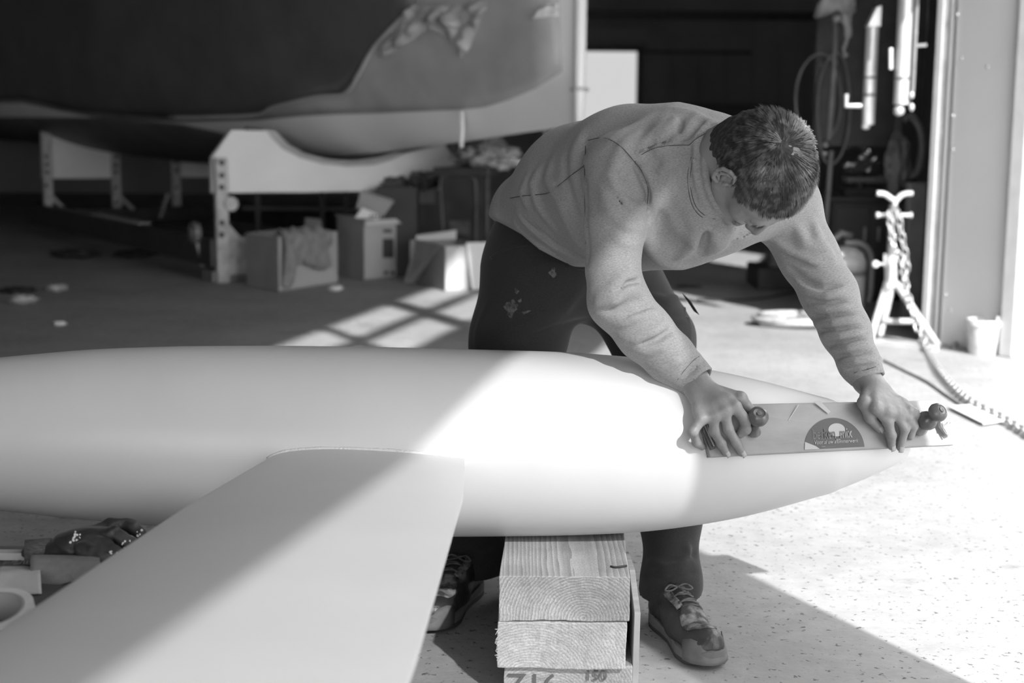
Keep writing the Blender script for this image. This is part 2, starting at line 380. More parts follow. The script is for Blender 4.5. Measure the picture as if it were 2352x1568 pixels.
us = [0, .005, .015, .03, .05, .08, .12, .17, .23, .3, .4, .5, .6, .7, .8, .9, 1]
def section(s):
    zb, zt = hull_zb(s), hull_zt(s); L = [hull(s, lerp(zb, zt, u)) for u in us]
    Rr = []
    for P in L[::-1][:-1]:
        base = BOW + AX * s; w_ = -(P - base).dot(CX); Q = P + CX * (2 * w_); Rr.append(Vector((Q.x, Q.y, P.z)))
    return L[::-1] + Rr[::-1]
b = MB(); rows = [section(s) for s in ss]; b.grid(rows)
n = len(rows[0]); b.f.append(tuple(range(n))); b.f.append(tuple((len(rows) - 1) * n + k for k in range(n)))
hu = b.build('hull', M_gel, boat, smooth=True, angle=50)
# bow stem: rounded bright moulding
b = MB(); b.tube([BOW + Vector((0, -.01, z)) for z in np.linspace(1.13, 2.5, 8)], [.03, .034, .036, .037, .038, .038, .038, .038], 12); b.build('bow_stem', M_gel, boat, smooth=True)
b = MB(); b.tube([BOW + Vector((-.05, -.03, 1.32)), BOW + Vector((0, -.055, 1.325)), BOW + Vector((.05, -.02, 1.32))], .012, 8); b.build('strap', M_white_frame, boat, smooth=True)
def sz(px, py):        # where the sight line meets the camera side of the hull
    r = ray(px, py); best = None
    for s in np.linspace(0, 14.2, 140):
        P0 = BOW + AX * s; t = (P0.y - hull(s, 1.5)[1] * 0)  # placeholder
        # intersect ray with the line of the hull at station s: march over z
        for z in np.linspace(hull_zb(s), hull_zt(s), 40):
            x, y = proj(hull(s, z)); e = (x - px) ** 2 + (y - py) ** 2
            if best is None or e < best[0]: best = (e, s, z)
    return best[1], best[2]
def film(name, bound, m, off, s1=14.3, ztop=None):
    # bound: list of (s, z) lower edge from the bow end to the aft end; film hangs from the sheer down to it
    b = MB(); rows = []
    S = list(np.linspace(bound[0][0], s1, 60)); bs = [q[0] for q in bound]; bz = [q[1] for q in bound]
    for s in S:
        z0 = interp(s, bs, bz); z1 = hull_zt(s); rows.append([hull(s, lerp(z0, z1, k / 16), off + .006 * mnoise.noise(Vector((s * 3, k * .5, off * 50)))) for k in range(17)])
    b.grid(rows); return b.build(name, m, boat, smooth=True, solid=.004)
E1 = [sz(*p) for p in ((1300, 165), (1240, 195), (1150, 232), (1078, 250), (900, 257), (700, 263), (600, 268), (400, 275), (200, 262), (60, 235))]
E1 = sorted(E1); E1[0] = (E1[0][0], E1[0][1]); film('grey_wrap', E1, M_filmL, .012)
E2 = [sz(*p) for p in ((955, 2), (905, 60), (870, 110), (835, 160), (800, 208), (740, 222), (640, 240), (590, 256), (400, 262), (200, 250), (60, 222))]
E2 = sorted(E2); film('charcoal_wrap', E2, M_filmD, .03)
# after hull bottom darkened: the fall-off of light is put into its colour
E3 = [(3.3, hull_zb(3.3) + .02), (3.45, hull_zb(3.45) + .10), (3.7, 1.02), (4.2, 1.10), (5.2, 1.15), (14.3, 1.15)]
b = MB(); rows = []
for s_ in np.linspace(3.3, 14.3, 60):
    z0 = hull_zb(s_); z1 = interp(s_, [q[0] for q in E3], [q[1] for q in E3]); rows.append([hull(s_, lerp(z0, z1, (k / 16) ** 1.6), .010) for k in range(17)])
b.grid(rows); b.build('shaded_bottom_skin', mat('painted_bottom_shade', .10, .5, .13, 4), boat, smooth=True, solid=.003)
# rolled edge of the dark wrap
b = MB(); pts = [hull(s, z, .035) for s, z in E2[:9]]; b.tube(smoothpath(pts, 5), .016, 8); b.build('wrap_edge', M_filmL, boat, smooth=True)
def crumple(name, poly, m, off, seed, amp=.05, parent=None):
    A = [hull(*sz(*p), off) for p in poly]; c = sum(A, Vector()) / len(A); b = MB(); rows = []
    K = 14
    for a in A + [A[0]]:
        pass
    n = len(A); vs = [c]; fs = []
    for i in range(n):
        for k in range(6):
            t0 = A[i].lerp(A[(i + 1) % n], k / 6); 
            for j in range(1, 7):
                P = c.lerp(t0, j / 6); nz = mnoise.noise(P * 9 + Vector((seed, 0, 0))) ; nz2 = mnoise.noise(P * 25 + Vector((seed, 5, 0)))
                vs.append(P - CX * (amp * abs(nz) + amp * .3 * nz2) * (1 if j < 6 else .2))
    N = n * 6
    for i in range(N):
        a = 1 + i * 6; d = 1 + ((i + 1) % N) * 6; fs.append((0, a, d))
        for j in range(5): fs.append((a + j, a + j + 1, d + j + 1, d + j))
    b.add(vs, fs); return b.build(name, m, parent or boat, smooth=True)
crumple('crumpled_sheet', [(870, 130), (905, 60), (960, 2), (1060, 2), (1000, 60), (930, 110)], M_clearf, .03, 1, .09)
crumple('crumpled_sheet', [(975, 52), (1040, 5), (1130, 2), (1125, 45), (1090, 110), (1065, 130), (1020, 90)], M_clearf, .02, 2, .10)
crumple('crumpled_sheet', [(1220, 45), (1245, 8), (1290, 2), (1288, 36)], M_gel, .02, 3, .05)
# hanging rope end below the wrap
b = MB(); P0 = hull(*sz(1075, 252), .03); P1 = Vector(P0); P1.z = 1.12 - (340 - 286) * P0.y / 3305; b.tube([P0, P0.lerp(P1, .5) + Vector((.006, 0, 0)), P1], [.016, .012, .014], 10); b.build('rope_end', M_gel, boat, smooth=True)

# ---- cradle under the boat
M_white_paint = mat('white_painted_board', .84, .5, .78, 3)
M_galv = mat('pale_scuffed_steel', .55, .45, .35, 14)
M_rubber = mat('dark_rubber', .02, .6)
cr = thing('boat_cradle', 'long white and dark steel cradle standing under the boat', 'cradle', (-2.07, 10, 0))
P1 = Vector((-2.07, 10, 0)); P2 = P1 + AX * 4.55
def on_plane(px, py, P, Dv):   # point of the vertical plane through P along Dv
    N = Vector((-Dv.y, Dv.x, 0)); r = ray(px, py); t = (P - CAM).dot(N) / r.dot(N); return CAM + r * t
top = [(487, 362), (532, 298), (612, 300)] + [(625, 318), (650, 342), (690, 362), (740, 376), (800, 382), (860, 378), (900, 366), (930, 352)] + [(1022, 331), (1060, 385)]
bot = [(487, 443)] + [(532, 443), (612, 442), (625, 442), (650, 442), (690, 442), (740, 441), (800, 440), (860, 439), (900, 438), (930, 438), (1022, 436), (1060, 435)]
A = [on_plane(x, y, P1, CX) for x, y in top]; B = [on_plane(x, y, P1, CX) for x, y in bot]
b = MB(); b.strip(A, B, AX * .05); b.build('cross_beam', M_white_paint, cr, bevel=.004)
pad = [(612, 297), (640, 300), (668, 330), (705, 352), (760, 366), (820, 370), (880, 362), (930, 348)]
pad2 = [(616, 312), (625, 318), (650, 342), (690, 362), (740, 376), (800, 382), (860, 378), (925, 354)]
A = [on_plane(x, y, P1, CX) + AX * .0 for x, y in pad]; B = [on_plane(x, y, P1, CX) for x, y in pad2]
b = MB(); b.strip([a + AX * .055 for a in A], [c + AX * .055 - Vector((0, 0, .02)) for c in B], AX * .3); b.build('cradle_pad', M_filmL, cr, bevel=.004)
b = MB(); b.strip([a + AX * .36 + Vector((0, 0, .012)) for a in A], [a + AX * .36 - Vector((0, 0, .03)) for a in A], AX * .04); b.build('rubber_strip', M_rubber, cr)
def post(px, top_y, bot_y, P, wd=.085, m=M_galv, holes=()):
    T = on_plane(px, top_y, P, CX); Bt = on_plane(px, bot_y, P, CX); Bt.x, Bt.y = T.x, T.y
    b = MB(); b.bar(Bt - AX * .03, T - AX * .03, wd, .05, up=AX); o = b.build('post', m, cr, bevel=.005)
    for hy in holes:
        H = on_plane(px, hy, P, CX) - AX * .058
        q = MB(); q.lathe([(.02, 0), (.02, .004), (.011, .004), (.011, .0)], H, -AX, 14, cap=False); q.lathe([(.0105, .001), (0, .001)], H, -AX, 14, cap=False); h = q.build('bolt_hole', M_steel_dark, o)
post(502, 362, 648, P1, .088, holes=(373, 402, 429, 510, 538))
b = MB(); c = on_plane(522, 467, P1, CX) - AX * .05; b.lathe([(.018, 0), (.05, 0), (.05, .03), (.018, .03)], c, -AX, 20); b.build('lifting_eye', M_galv, cr, smooth=True, angle=40)
b = MB(); b.prism([on_plane(515, 505, P1, CX), on_plane(560, 556, P1, CX), on_plane(515, 556, P1, CX)], -AX * .02); b.build('gusset', M_galv, cr)
b = MB(); b.bar(P1 + Vector((.15, .25, .14)) - AX * .0 , P1 + CX * 2.0 + Vector((.1, .2, .14)), .18, .2); b.build('cross_sill', M_galv, cr, bevel=.01)
b = MB(); c = P1 + CX * .1 - AX * .0 + Vector((0, 0, .2)); b.box(c + Vector((.02, .1, -.02)), (.26, .2, .26), CX); b.build('sill_end', M_galv, cr, bevel=.01)
b = MB(); b.box(P1 + CX * .06 + Vector((0, .12, .04)), (.36, .22, .08), CX); b.build('foot_block', M_frame, cr, bevel=.01)
for k in (0, 2.0):
    b = MB(); a = P1 + CX * k + Vector((0, 0, .21)); b.bar(a, a + AX * 4.9, .12, .2); b.build('side_rail', M_steel_dark, cr, bevel=.01)
b = MB(); b.bar(P1 + AX * 1.6 + Vector((0, 0, .315)), P1 + AX * 2.9 + Vector((0, 0, .315)), .10, .012); b.build('rail_plate', M_galv, cr)
# far trestle
FT = [(95, 302), (180, 330), (262, 342)]; FB = [(98, 410), (180, 410), (262, 409)]
b = MB(); b.strip([on_plane(x, y, P2, CX) for x, y in FT], [on_plane(x, y, P2, CX) for x, y in FB], AX * .05); b.build('cross_beam', M_white_paint, cr, bevel=.004)
b = MB(); b.strip([on_plane(x, 350, P2, CX) for x in (405, 500, 620)], [on_plane(x, 407, P2, CX) for x in (405, 500, 620)], AX * .05); b.build('cross_beam', M_white_paint, cr, bevel=.004)
for px, ty, by, hs in ((103, 305, 500, (360, 378, 395, 425)), (262, 345, 492, (360, 378, 395, 430, 465)), (400, 355, 490, (370, 390, 430))): post(px, ty, by, P2, .085, M_galv, hs)
for x0, y0, x1, y1 in ((115, 450, 155, 492), (270, 450, 302, 480), (382, 445, 362, 500)):
    b = MB(); b.bar(on_plane(x0, y0, P2, CX) - AX * .05, on_plane(x1, y1, P2, CX) - AX * .05, .045, .03); b.build('brace', M_galv, cr)
b = MB(); b.bar(P2 + Vector((0, 0, .2)), P2 + CX * 3.2 + Vector((0, 0, .2)), .14, .14); b.build('cross_sill', M_steel_dark, cr, bevel=.01)
# racking seen in the gap under the near cross beam
rk = thing('steel_rack', 'dark steel rack standing in the shadow beneath the boat', 'rack', (-.9, 13.0, 0))
for px in (592, 740, 795): P = D(px, 450, 13.0); b = MB(); b.box((P.x, 13.0, .35), (.04, .04, .7)); b.build('upright', M_steel_dark, rk)
for z in (.35, .56, .69): a = D(560, 460, 13); c = D(830, 460, 13); b = MB(); b.box(((a.x + c.x) / 2, 13.05, z), (c.x - a.x, .3, .03)); b.build('shelf', M_frame if z > .6 else M_steel_dark, rk)
# small wheel by the cradle
wh = thing('jockey_wheel', 'small spoked wheel resting beside the cradle rail', 'wheel', tuple(on_plane(448, 556, P1 - CX * .1 + AX * .5, AX)))
Cw = on_plane(448, 534, P1 - CX * .08 , AX)
b = MB(); b.lathe([(.035, -.02), (.07, -.025), (.078, -.01), (.078, .01), (.07, .025), (.035, .02)], Cw, -CX, 28, cap=False); b.build('tyre', M_frame, wh, smooth=True, angle=50)
b = MB(); b.lathe([(0, .02), (.03, .02), (.036, .005), (.036, -.02), (0, -.02)], Cw, -CX, 20); b.build('hub', M_galv, wh, smooth=True, angle=40)
b = MB(); b.bar(Cw + Vector((0, 0, .0)), Cw + Vector((.04, .02, -.24)), .03, .02); b.build('bracket', M_galv, wh)

# ---- cartons
M_card = mat('pale_lit_cardboard', .42, .75, .46, 5); M_cardD = mat('brown_shaded_cardboard', .28, .8, .33, 5); M_ink = mat('carton_print', .06, .7)
M_paper = mat('white_paper', .72, .7)
def carton(label, c0, c1, c2, top_y, mL, mR, group='cartons in front of the cradle', name='cardboard_box', open_=True):
    A, Bq, Cq = G(*c0), G(*c1), G(*c2)          # left, near and right base corners
    h = CAMH - (top_y - (285 + .0079 * (c1[0] - 1176))) * Bq.y / 3305
    Dq = A + Cq - Bq; t = thing(name, label, 'box', tuple((A + Cq) / 2), group)
    th = .006; up = Vector((0, 0, h))
    def wall(p, q, m, nm='panel'):
        cen = (A + Cq) / 2; inn = (cen - (p + q) / 2).normalized() * th
        b = MB(); b.strip([p, q], [p + up, q + up], inn); return b.build(nm, m, t)
    wall(A, Bq, mL); wall(Bq, Cq, mR); wall(Cq, Dq, mL); wall(Dq, A, mL)  # left sides darker, right side paler: side lighting put into the cardboard colour
    b = MB(); b.strip([A, Bq], [Dq, Cq], Vector((0, 0, th))); b.build('bottom', mL, t)
    return t, A, Bq, Cq, Dq, h
t, A, Bq, Cq, Dq, h = carton('open brown carton with a cloth hanging over its edge', (567, 655), (640, 670), (776, 649), 545, M_cardD, M_card)
up = Vector((0, 0, 1))
b = MB(); b.strip([Dq + up * h, Cq.lerp(Dq, .45) + up * h], [Dq + up * (h + .07) + Vector((0, .01, 0)), Cq.lerp(Dq, .5) + up * (h + .07)], Vector((0, .006, 0))); b.build('flap', M_card, t)
# cloth over the carton
M_cloth = mat('grey_rag', .20, .9, .26, 20, bump=.3, bscale=150)
Ntow = (Cq - Bq).normalized(); Nout = Vector((Ntow.y, -Ntow.x, 0)); 
if Nout.y > 0: Nout = -Nout
rows = []
prof = [(640, 28), (655, 0), (690, -4), (720, 0), (748, 20)]
for i in range(33):
    f = i / 32; P = Bq.lerp(Cq, .03 + f * .75); ln = interp(f, [0, .1, .2, .35, .5, .7, .85, .93, 1], [.34, .36, .20, .19, .22, .25, .27, .16, .02]) 
    row = []
    for k in range(15):
        v = k / 14; fold = .028 * math.sin(f * 24 + v * 2.5) + .016 * math.sin(f * 43 + 2 - v * 4)
        if v < .2: q = P - Nout * (.06 * (1 - v / .2)) + up * (h + .012 + .03 * math.sin(v / .2 * PI * .6) * (1 + fold * 20)); q = q + Nout * .01
        else: q = P + Nout * (.014 + abs(fold) * (1 + v)) + up * (h + .012 - (v - .2) / .8 * ln) + Ntow * (.03 * math.sin(v * 3) * (f - .3))
        row.append(q)
    rows.append(row)
b = MB(); b.grid(rows); o = b.build('cloth', M_cloth, None, smooth=True, solid=.004); tag(o, 'crumpled grey cloth draped over the open brown carton', 'cloth')
t, A, Bq, Cq, Dq, h = carton('printed carton with open flaps, between the draped carton and the white-flapped one', (775, 632), (836, 643), (934, 633), 506, M_cardD, M_card)
Nf = Vector(((Cq - Bq).y, -(Cq - Bq).x, 0)).normalized()
def decal(name, x0, y0, x1, y1, m, P, Dv, par, off=.002):
    Q = [on_plane(x, y, P, Dv) for x, y in ((x0, y1), (x1, y1), (x1, y0), (x0, y0))]
    b = MB(); b.prism(Q, Nf * off); return b.build(name, m, par)
decal('print_mark', 879, 548, 904, 592, M_ink, Bq + Nf * .001, (Cq - Bq).normalized(), t)
decal('print_mark', 880, 526, 900, 534, M_ink, Bq + Nf * .001, (Cq - Bq).normalized(), t)
for x0 in (882, 897, 912, 926): decal('print_mark', x0, 622, x0 + 9, 630, M_ink, Bq + Nf * .001, (Cq - Bq).normalized(), t)
b = MB(); b.strip([A + up * h, Bq + up * h], [A + up * (h + .0) + (A - Dq) * .001 + Vector((-.02, .0, .03)), Bq + up * (h + .03) + Vector((-.02, 0, 0))], Vector((.004, 0, 0))); b.build('flap', M_cardD, t)
b = MB(); b.strip([Bq + up * h, Cq + up * h], [Bq + up * (h - .035) + Nf * .03, Cq + up * (h - .035) + Nf * .03], Vector((0, .006, 0))); b.build('flap', M_paper, t)
# dark lid and papers sticking out of it
lid = thing('box_lid', 'dark cardboard lid leaning out of the printed carton', 'lid', tuple(D(865, 490, 10.0)))
Q = [D(x, y, yy) for x, y, yy in ((818, 478, 10.0), (880, 497, 10.0), (905, 463, 10.0), (828, 440, 10.0))]; b = MB(); b.prism(Q, (0, .02, 0)); b.build('lid_panel', M_cardD, lid)
Q = [D(x, y, yy) for x, y, yy in ((828, 440, 10.0), (905, 463, 10.0), (903, 458, 10.1), (835, 436, 10.1))]; b = MB(); b.prism(Q, (0, .02, -.01)); b.build('lid_rim', M_card, lid)
pp = MB(); pp.prism([D(x, y, 9.93) for x, y in ((815, 500), (868, 503), (880, 497), (832, 477))], (0, .012, 0)); o = pp.build('paper_sheet', M_paper); tag(o, 'white printed paper poking out of the printed carton', 'paper')
for k in range(4): q = MB(); x = 848 + k * 8; q.prism([D(a, c, 9.925) for a, c in ((x, 499), (x + 4, 500), (x + 7, 494), (x + 3, 492))], (0, .002, 0)); q.build('print_mark', M_ink, o)
t, A, Bq, Cq, Dq, h = carton('tall pale carton with a white label behind the printed carton', (925, 620), (950, 624), (1015, 618), 432, M_cardD, M_cardD)
q = MB(); q.prism([on_plane(x, y, Bq + Nf * .003, (Cq - Bq).normalized()) for x, y in ((964, 467), (998, 467), (998, 432), (964, 432))], Nf * .003); q.build('label', M_paper, t)
q = MB(); q.strip([A + up * h, Bq + up * h], [Dq + up * h, Cq + up * h], Vector((0, 0, .006))); q.build('top', M_cardD, t)
# dark bags on it
M_bag = mat('dark_plastic_bag', .06, .3, .10, 10, bump=.5, bscale=30)
def blob(name, c, r, m, seed, amp=.25, parent=None, nn=24, fr=4.0):
    b = MB(); rows = []
    for i in range(nn + 1):
        th = PI * i / nn; row = []
        for k in range(nn * 2):
            ph = PI * k / nn; d = Vector((math.sin(th) * math.cos(ph), math.sin(th) * math.sin(ph), math.cos(th)))
            f = 1 + amp * mnoise.noise(d * fr * .5 + Vector((seed, 0, 0))) + amp * .6 * abs(mnoise.noise(d * fr + Vector((0, seed, 0)))) 
            row.append(Vector(c) + Vector((d.x * r[0], d.y * r[1], d.z * r[2])) * f)
        rows.append(row)
    b.grid(rows, True); return b.build(name, m, parent, smooth=True)
for px, py, rx, rz, sd, lb in ((905, 425, .10, .055, 1, 'dark crumpled bag on the tall carton, nearer the cradle post'), (975, 415, .11, .06, 4, 'dark crumpled bag on the tall carton, beside the wheelie bin')):
    P = D(px, py, 10.75); o = blob('plastic_bag', P, (rx, .12, rz), M_bag, sd, .5, fr=6); tag(o, lb, 'bag', 'dark bags on the tall carton')
# dark box behind the lid
P = D(915, 470, 10.6); b = MB(); b.box((P.x, P.y, .33), (.3, .3, .66)); o = b.build('dark_carton', mat('dark_carton', .05, .7), bevel=.005); tag(o, 'dark carton standing behind the printed carton', 'box', 'cartons in front of the cradle')
# white-flapped carton
t, A, Bq, Cq, Dq, h = carton('small pale carton with long open flaps, nearest the man', (955, 650), (1022, 669), (1118, 664), 566, M_cardD, M_card)
Q = [Bq + up * h, A + up * h + Vector((-.02, 0, 0)), A + Vector((-.10, -.05, .02)), A + Vector((-.16, -.10, .0))]
q = MB(); q.prism([Bq.lerp(A, .15) + up * (h + .005), A + up * (h + .005), G(928, 652) + up * .01, G(948, 655) + up * .01], Vector((.006, .006, 0))); q.build('flap', M_cardD, t)
q = MB(); a = Bq.lerp(Cq, .48); q.prism([a + up * (h + .02) + Nf * .01, Cq + up * (h + .02) + Nf * .01 + Vector((.02, 0, 0)), Cq + Nf * .07 + up * .01 + Vector((.01, 0, 0)), a + Nf * .07 + up * .01], -Nf * .006); q.build('flap', M_paper, t)
q = MB(); q.strip([A + up * h, Dq + up * h], [A + up * (h + .03) + Vector((0, .05, 0)), Dq + up * (h + .06) + Vector((0, .05, 0))], Vector((0, .006, 0))); q.build('flap', M_paper, t)
P = D(965, 565, 10.3); b = MB(); b.box((P.x, P.y, P.z - .08), (.14, .12, .25)); o = b.build('white_carton', M_paper, bevel=.004); tag(o, 'small white carton tucked behind the flapped carton', 'box', 'cartons in front of the cradle')
q = MB(); q.box((P.x - .01, P.y - .063, P.z - .05), (.05, .004, .06)); q.build('print_mark', M_ink, o)

# ---- wheelie bin
M_bin = mat('dark_bin_plastic', .035, .4, .06, 5, bump=.15)
M_binhi = mat('lighter_bin_edge', .11, .45, .06, 12)  # lighter mottled tone for the ribs, corner and raised label
wb = thing('wheelie_bin', 'dark plastic wheelie bin stuffed with plastic sheeting', 'bin', tuple(G(1085, 628)))
BL, BM_, BR = D(1003, 500, 10.35), D(1120, 500, 10.2), D(1216, 500, 10.75)
z1 = CAMH - (385 - 285) * 10.3 / 3305; z0 = .02
def taper(P, k, c): return c + (P - c) * k
Cb = (BL + BR) / 2 + Vector((.0, .12, 0)); Bk = BL + BR - BM_
def binring(z, k): return [Vector((taper(p, k, Cb).x, taper(p, k, Cb).y, z)) for p in (BL, BM_, BR, Bk)]
b = MB(); r0, r1 = binring(z0, .84), binring(z1, 1.0)
b.add(r0 + r1, [(0, 1, 2, 3), (0, 1, 5, 4), (1, 2, 6, 5), (2, 3, 7, 6), (3, 0, 4, 7)]); b.build('bin_body', M_bin, wb, bevel=.02)
b = MB(); r2, r3 = binring(z1 - .06, 1.07), binring(z1, 1.07); ri, rj = binring(z1 - .06, .97), binring(z1, .97)
for i in range(4):
    j = (i + 1) % 4; b.strip([r2[i], r2[j]], [r3[i], r3[j]], (ri[i] - r2[i]) * .8)
b.build('bin_rim', M_bin, wb, bevel=.008)
F0, F1 = r1[0].lerp(r1[1], .02), r1[0].lerp(r1[1], .80); Lo0 = r0[0].lerp(r0[1], .0)
def onface(u, v): return r0[0].lerp(r0[1], u).lerp(r1[0].lerp(r1[1], u), v)
nB = (r1[1] - r1[0]).cross(Vector((0, 0, 1))).normalized()
if nB.y > 0: nB = -nB
loop = []
for u, v in ((.06, .30), (.06, .80), (.10, .90), (.22, .93), (.62, .93), (.74, .90), (.78, .80), (.76, .30), (.70, .22), (.14, .22)): loop.append(onface(u, v) + nB * .012)
b = MB(); b.tube(smoothpath(loop + [loop[0]], 5)[:-1], .011, 8, closed=True); b.build('panel_rib', M_binhi, wb, smooth=True)
b = MB(); b.tube([r0[1] + nB * .004, r1[1] + nB * .004], .016, 10); b.build('corner_rib', M_binhi, wb, smooth=True)
b = MB(); b.box(onface(.4, .45) + nB * .006, (.16, .006, .10), (r1[1] - r1[0]), nB); b.build('raised_label', M_binhi, wb, bevel=.004)
M_sheet = mat('clear_plastic_sheeting', .50, .25, .30, 14, bump=.6, bscale=35)
P = D(1125, 362, 10.4); o = blob('plastic_sheeting', P, (.20, .18, .075), M_sheet, 7, .7, fr=7); tag(o, 'crumpled clear plastic sheeting heaped in the wheelie bin', 'plastic sheet')
P = D(1130, 340, 10.5); b = MB(); o = blob('plastic_bag', P, (.085, .08, .10), mat('hazy_plastic', .28, .3, .2, 12, bump=.4), 9, .5, fr=5); tag(o, 'hazy pointed plastic bag standing up out of the wheelie bin', 'bag')
b = MB(); a = D(1165, 366, 10.3); c = D(1212, 377, 10.3); b.tube([a, c], .018, 10); o = b.build('cardboard_tube', M_paper, smooth=True, angle=50); tag(o, 'white cardboard tube sticking out of the wheelie bin', 'tube')
b = MB(); c = D(1068, 345, 10.3); b.tube([c + Vector((.09 * math.cos(a), .05 * math.sin(a), .07 * math.sin(a))) for a in np.linspace(0, 2 * PI, 28)[:-1]], .012, 8, closed=True); o = b.build('rubber_ring', M_binhi, smooth=True); tag(o, 'dark rubber ring lying on top of the wheelie bin', 'ring')
# dark frame trolley behind the man
tr = thing('hand_trolley', 'dark tubular hand trolley standing behind the wheelie bin', 'trolley', tuple(G(1260, 600)))
pts = [D(x, y, 11.5) for x, y in ((1222, 600), (1222, 345), (1228, 338), (1270, 338), (1276, 345), (1276, 600))]
b = MB(); b.tube(smoothpath(pts, 4), .02, 8); b.build('tube_frame', M_steel_dark, tr, smooth=True)
b = MB(); b.bar(D(1252, 300, 11.5), D(1262, 600, 11.5), .05, .03); b.build('back_bar', M_galv, tr)
b = MB(); b.box(D(1250, 598, 11.4), (.34, .3, .03)); b.build('toe_plate', M_steel_dark, tr)

# ---- litter on the floor
def scrap(px, py, r, label, m, seed, cat='litter', name='crumpled_wrapper', hz=.35):
    P = G(px, py); o = blob(name, P + Vector((0, 0, r * hz)), (r, r * .6, r * hz), m, seed, .7, nn=14, fr=6); tag(o, label, cat); return o
scrap(770, 667, .042, 'white scrap on the floor in front of the draped carton', M_paper, 1, name='paper_scrap')
scrap(130, 668, .06, 'glossy crumpled wrapper on the floor, farther of two at left', M_sheet, 2)
scrap(52, 696, .07, 'glossy crumpled wrapper on the floor, nearer of two at left', M_sheet, 3)
scrap(137, 747, .03, 'tiny white scrap on the floor near the keel bulb', M_paper, 4, name='paper_scrap')
scrap(40, 673, .10, 'dark flat rag on the floor near the left edge', M_rubber, 5, name='dark_rag', cat='rag', hz=.2)
scrap(170, 592, .16, 'dark heap lying by the cradle rail', M_rubber, 6, name='dark_rag', cat='rag', hz=.2)
scrap(310, 590, .14, 'small dark heap beside the cradle rail, nearer the wheel', M_rubber, 8, name='dark_rag', cat='rag', hz=.2)

# ---- right side: jack stand with chain
M_pale = mat('pale_galvanised', .60, .35, .48, 20)
M_chain = mat('bright_chain', .5, .3, .38, 40, metal=.5)
js = thing('jack_stand', 'pale tripod jack stand with a curved head by the open door', 'jack stand', tuple(G(2065, 775)))
YT = 7.55
Ctop = D(2048, 640, YT); cx, cy = Ctop.x, Ctop.y
def V(px, py, y=YT): return D(px, py, y)
b = MB(); b.tube([V(2046, 660), V(2046, 585)], .033, 16); b.build('outer_tube', M_pale, js, smooth=True, angle=50)
b = MB(); b.tube([V(2047, 590), V(2052, 470)], .024, 14); b.build('inner_tube', M_frame, js, smooth=True, angle=50)
b = MB(); b.tube([V(2054, 500), V(2056, 455)], .014, 12); b.build('screw', M_galv, js, smooth=True)
b = MB(); b.tube([V(2018, 494), V(2090, 494)], .011, 10); b.lathe([(0, -.012), (.015, -.008), (.017, 0), (.015, .008), (0, .012)], V(2016, 494), (1, 0, 0), 12); b.lathe([(0, -.012), (.015, -.008), (.017, 0), (.015, .008), (0, .012)], V(2092, 494), (1, 0, 0), 12); b.build('handle_bar', M_pale, js, smooth=True)
b = MB(); b.tube(smoothpath([V(2014, 444), V(2032, 446), V(2050, 458), V(2058, 460), V(2068, 450), V(2080, 445), V(2096, 444)], 5), .015, 10); b.build('head_saddle', M_pale, js, smooth=True)
b = MB(); b.tube([V(2045, 585, YT - .05), V(2033, 583, YT - .05), V(2032, 612, YT - .05)], .009, 8); b.lathe([(.008, 0), (.018, .0), (.020, .01), (.018, .02), (.008, .02)], V(2010, 606, YT - .05), (0, -1, 0), 18); b.tube([V(2014, 606, YT - .05), V(2030, 606, YT - .05)], .006, 8); b.build('locking_pin', M_pale, js, smooth=True)
feet = [(G(1997, 791), (2038, 648)), (G(2153, 802), (2056, 648)), (G(2020, 778), (2052, 650)), ]
for ft, (px, py) in feet:
    b = MB(); a = V(px, py, YT); b.tube([a, ft + Vector((0, 0, .02))], .019, 12); b.build('leg', M_pale, js, smooth=True, angle=50)
b = MB(); b.tube([V(2022, 737, YT - .03), V(2108, 738, YT - .03)], .017, 10); b.tube([V(2030, 735, YT), V(2015, 780, YT + .05)], .014, 8); b.build('cross_bar', M_pale, js, smooth=True)
# chain made of links
def chain(name, label, pts, lk=.034, wr=.0045, parent=None):
    P = smoothpath(pts, 10); L = [0]
    for i in range(1, len(P)): L.append(L[-1] + (P[i] - P[i - 1]).length)
    n = int(L[-1] / (lk * .78)); root = thing(name, label, 'chain', tuple(P[-1]))
    base = None
    for i in range(min(n, 290)):
        d = (i + .5) / n * L[-1]; k = max(j for j in range(len(L)) if L[j] <= d); k = min(k, len(P) - 2)
        f = (d - L[k]) / max(L[k + 1] - L[k], 1e-6); c = P[k].lerp(P[k + 1], f); t = (P[k + 1] - P[k]).normalized()
        if base is None:
            q = MB(); hw = lk * .30; hl = lk * .5 - hw; path = [Vector((hl + hw * math.cos(a), hw * math.sin(a), 0)) for a in np.linspace(-PI / 2, PI / 2, 6)] + [Vector((-hl + hw * math.cos(a), hw * math.sin(a), 0)) for a in np.linspace(PI / 2, 3 * PI / 2, 6)]
            q.tube(path, wr, 6, closed=True); base = q.build('link', M_chain, None, smooth=True); o = base
        else: o = base.copy(); COL.objects.link(o)
        u, v = frame_of(t); ang = PI / 4 + (i % 2) * PI / 2; u2 = u * math.cos(ang) + v * math.sin(ang); v2 = t.cross(u2)
        o.parent = root; o.matrix_local = Matrix(((t.x, u2.x, v2.x, 0), (t.y, u2.y, v2.y, 0), (t.z, u2.z, v2.z, 0), (0, 0, 0, 1))); o.location = c - root.location
    return root
chain('chain', 'long pale chain hanging from the jack stand handle across the floor', [V(2042, 486, 7.5), V(2052, 560, 7.46), V(2070, 600, 7.42), V(2088, 690, 7.3)] + [Vector(G(2125, 805)) + Vector((0, 0, .02)), Vector(G(2160, 862)) + Vector((0, 0, .012)), Vector(G(2220, 925)) + Vector((0, 0, .012)), Vector(G(2300, 968)) + Vector((0, 0, .012)), Vector(G(2400, 1030)) + Vector((0, 0, .012))], .05, .0065)
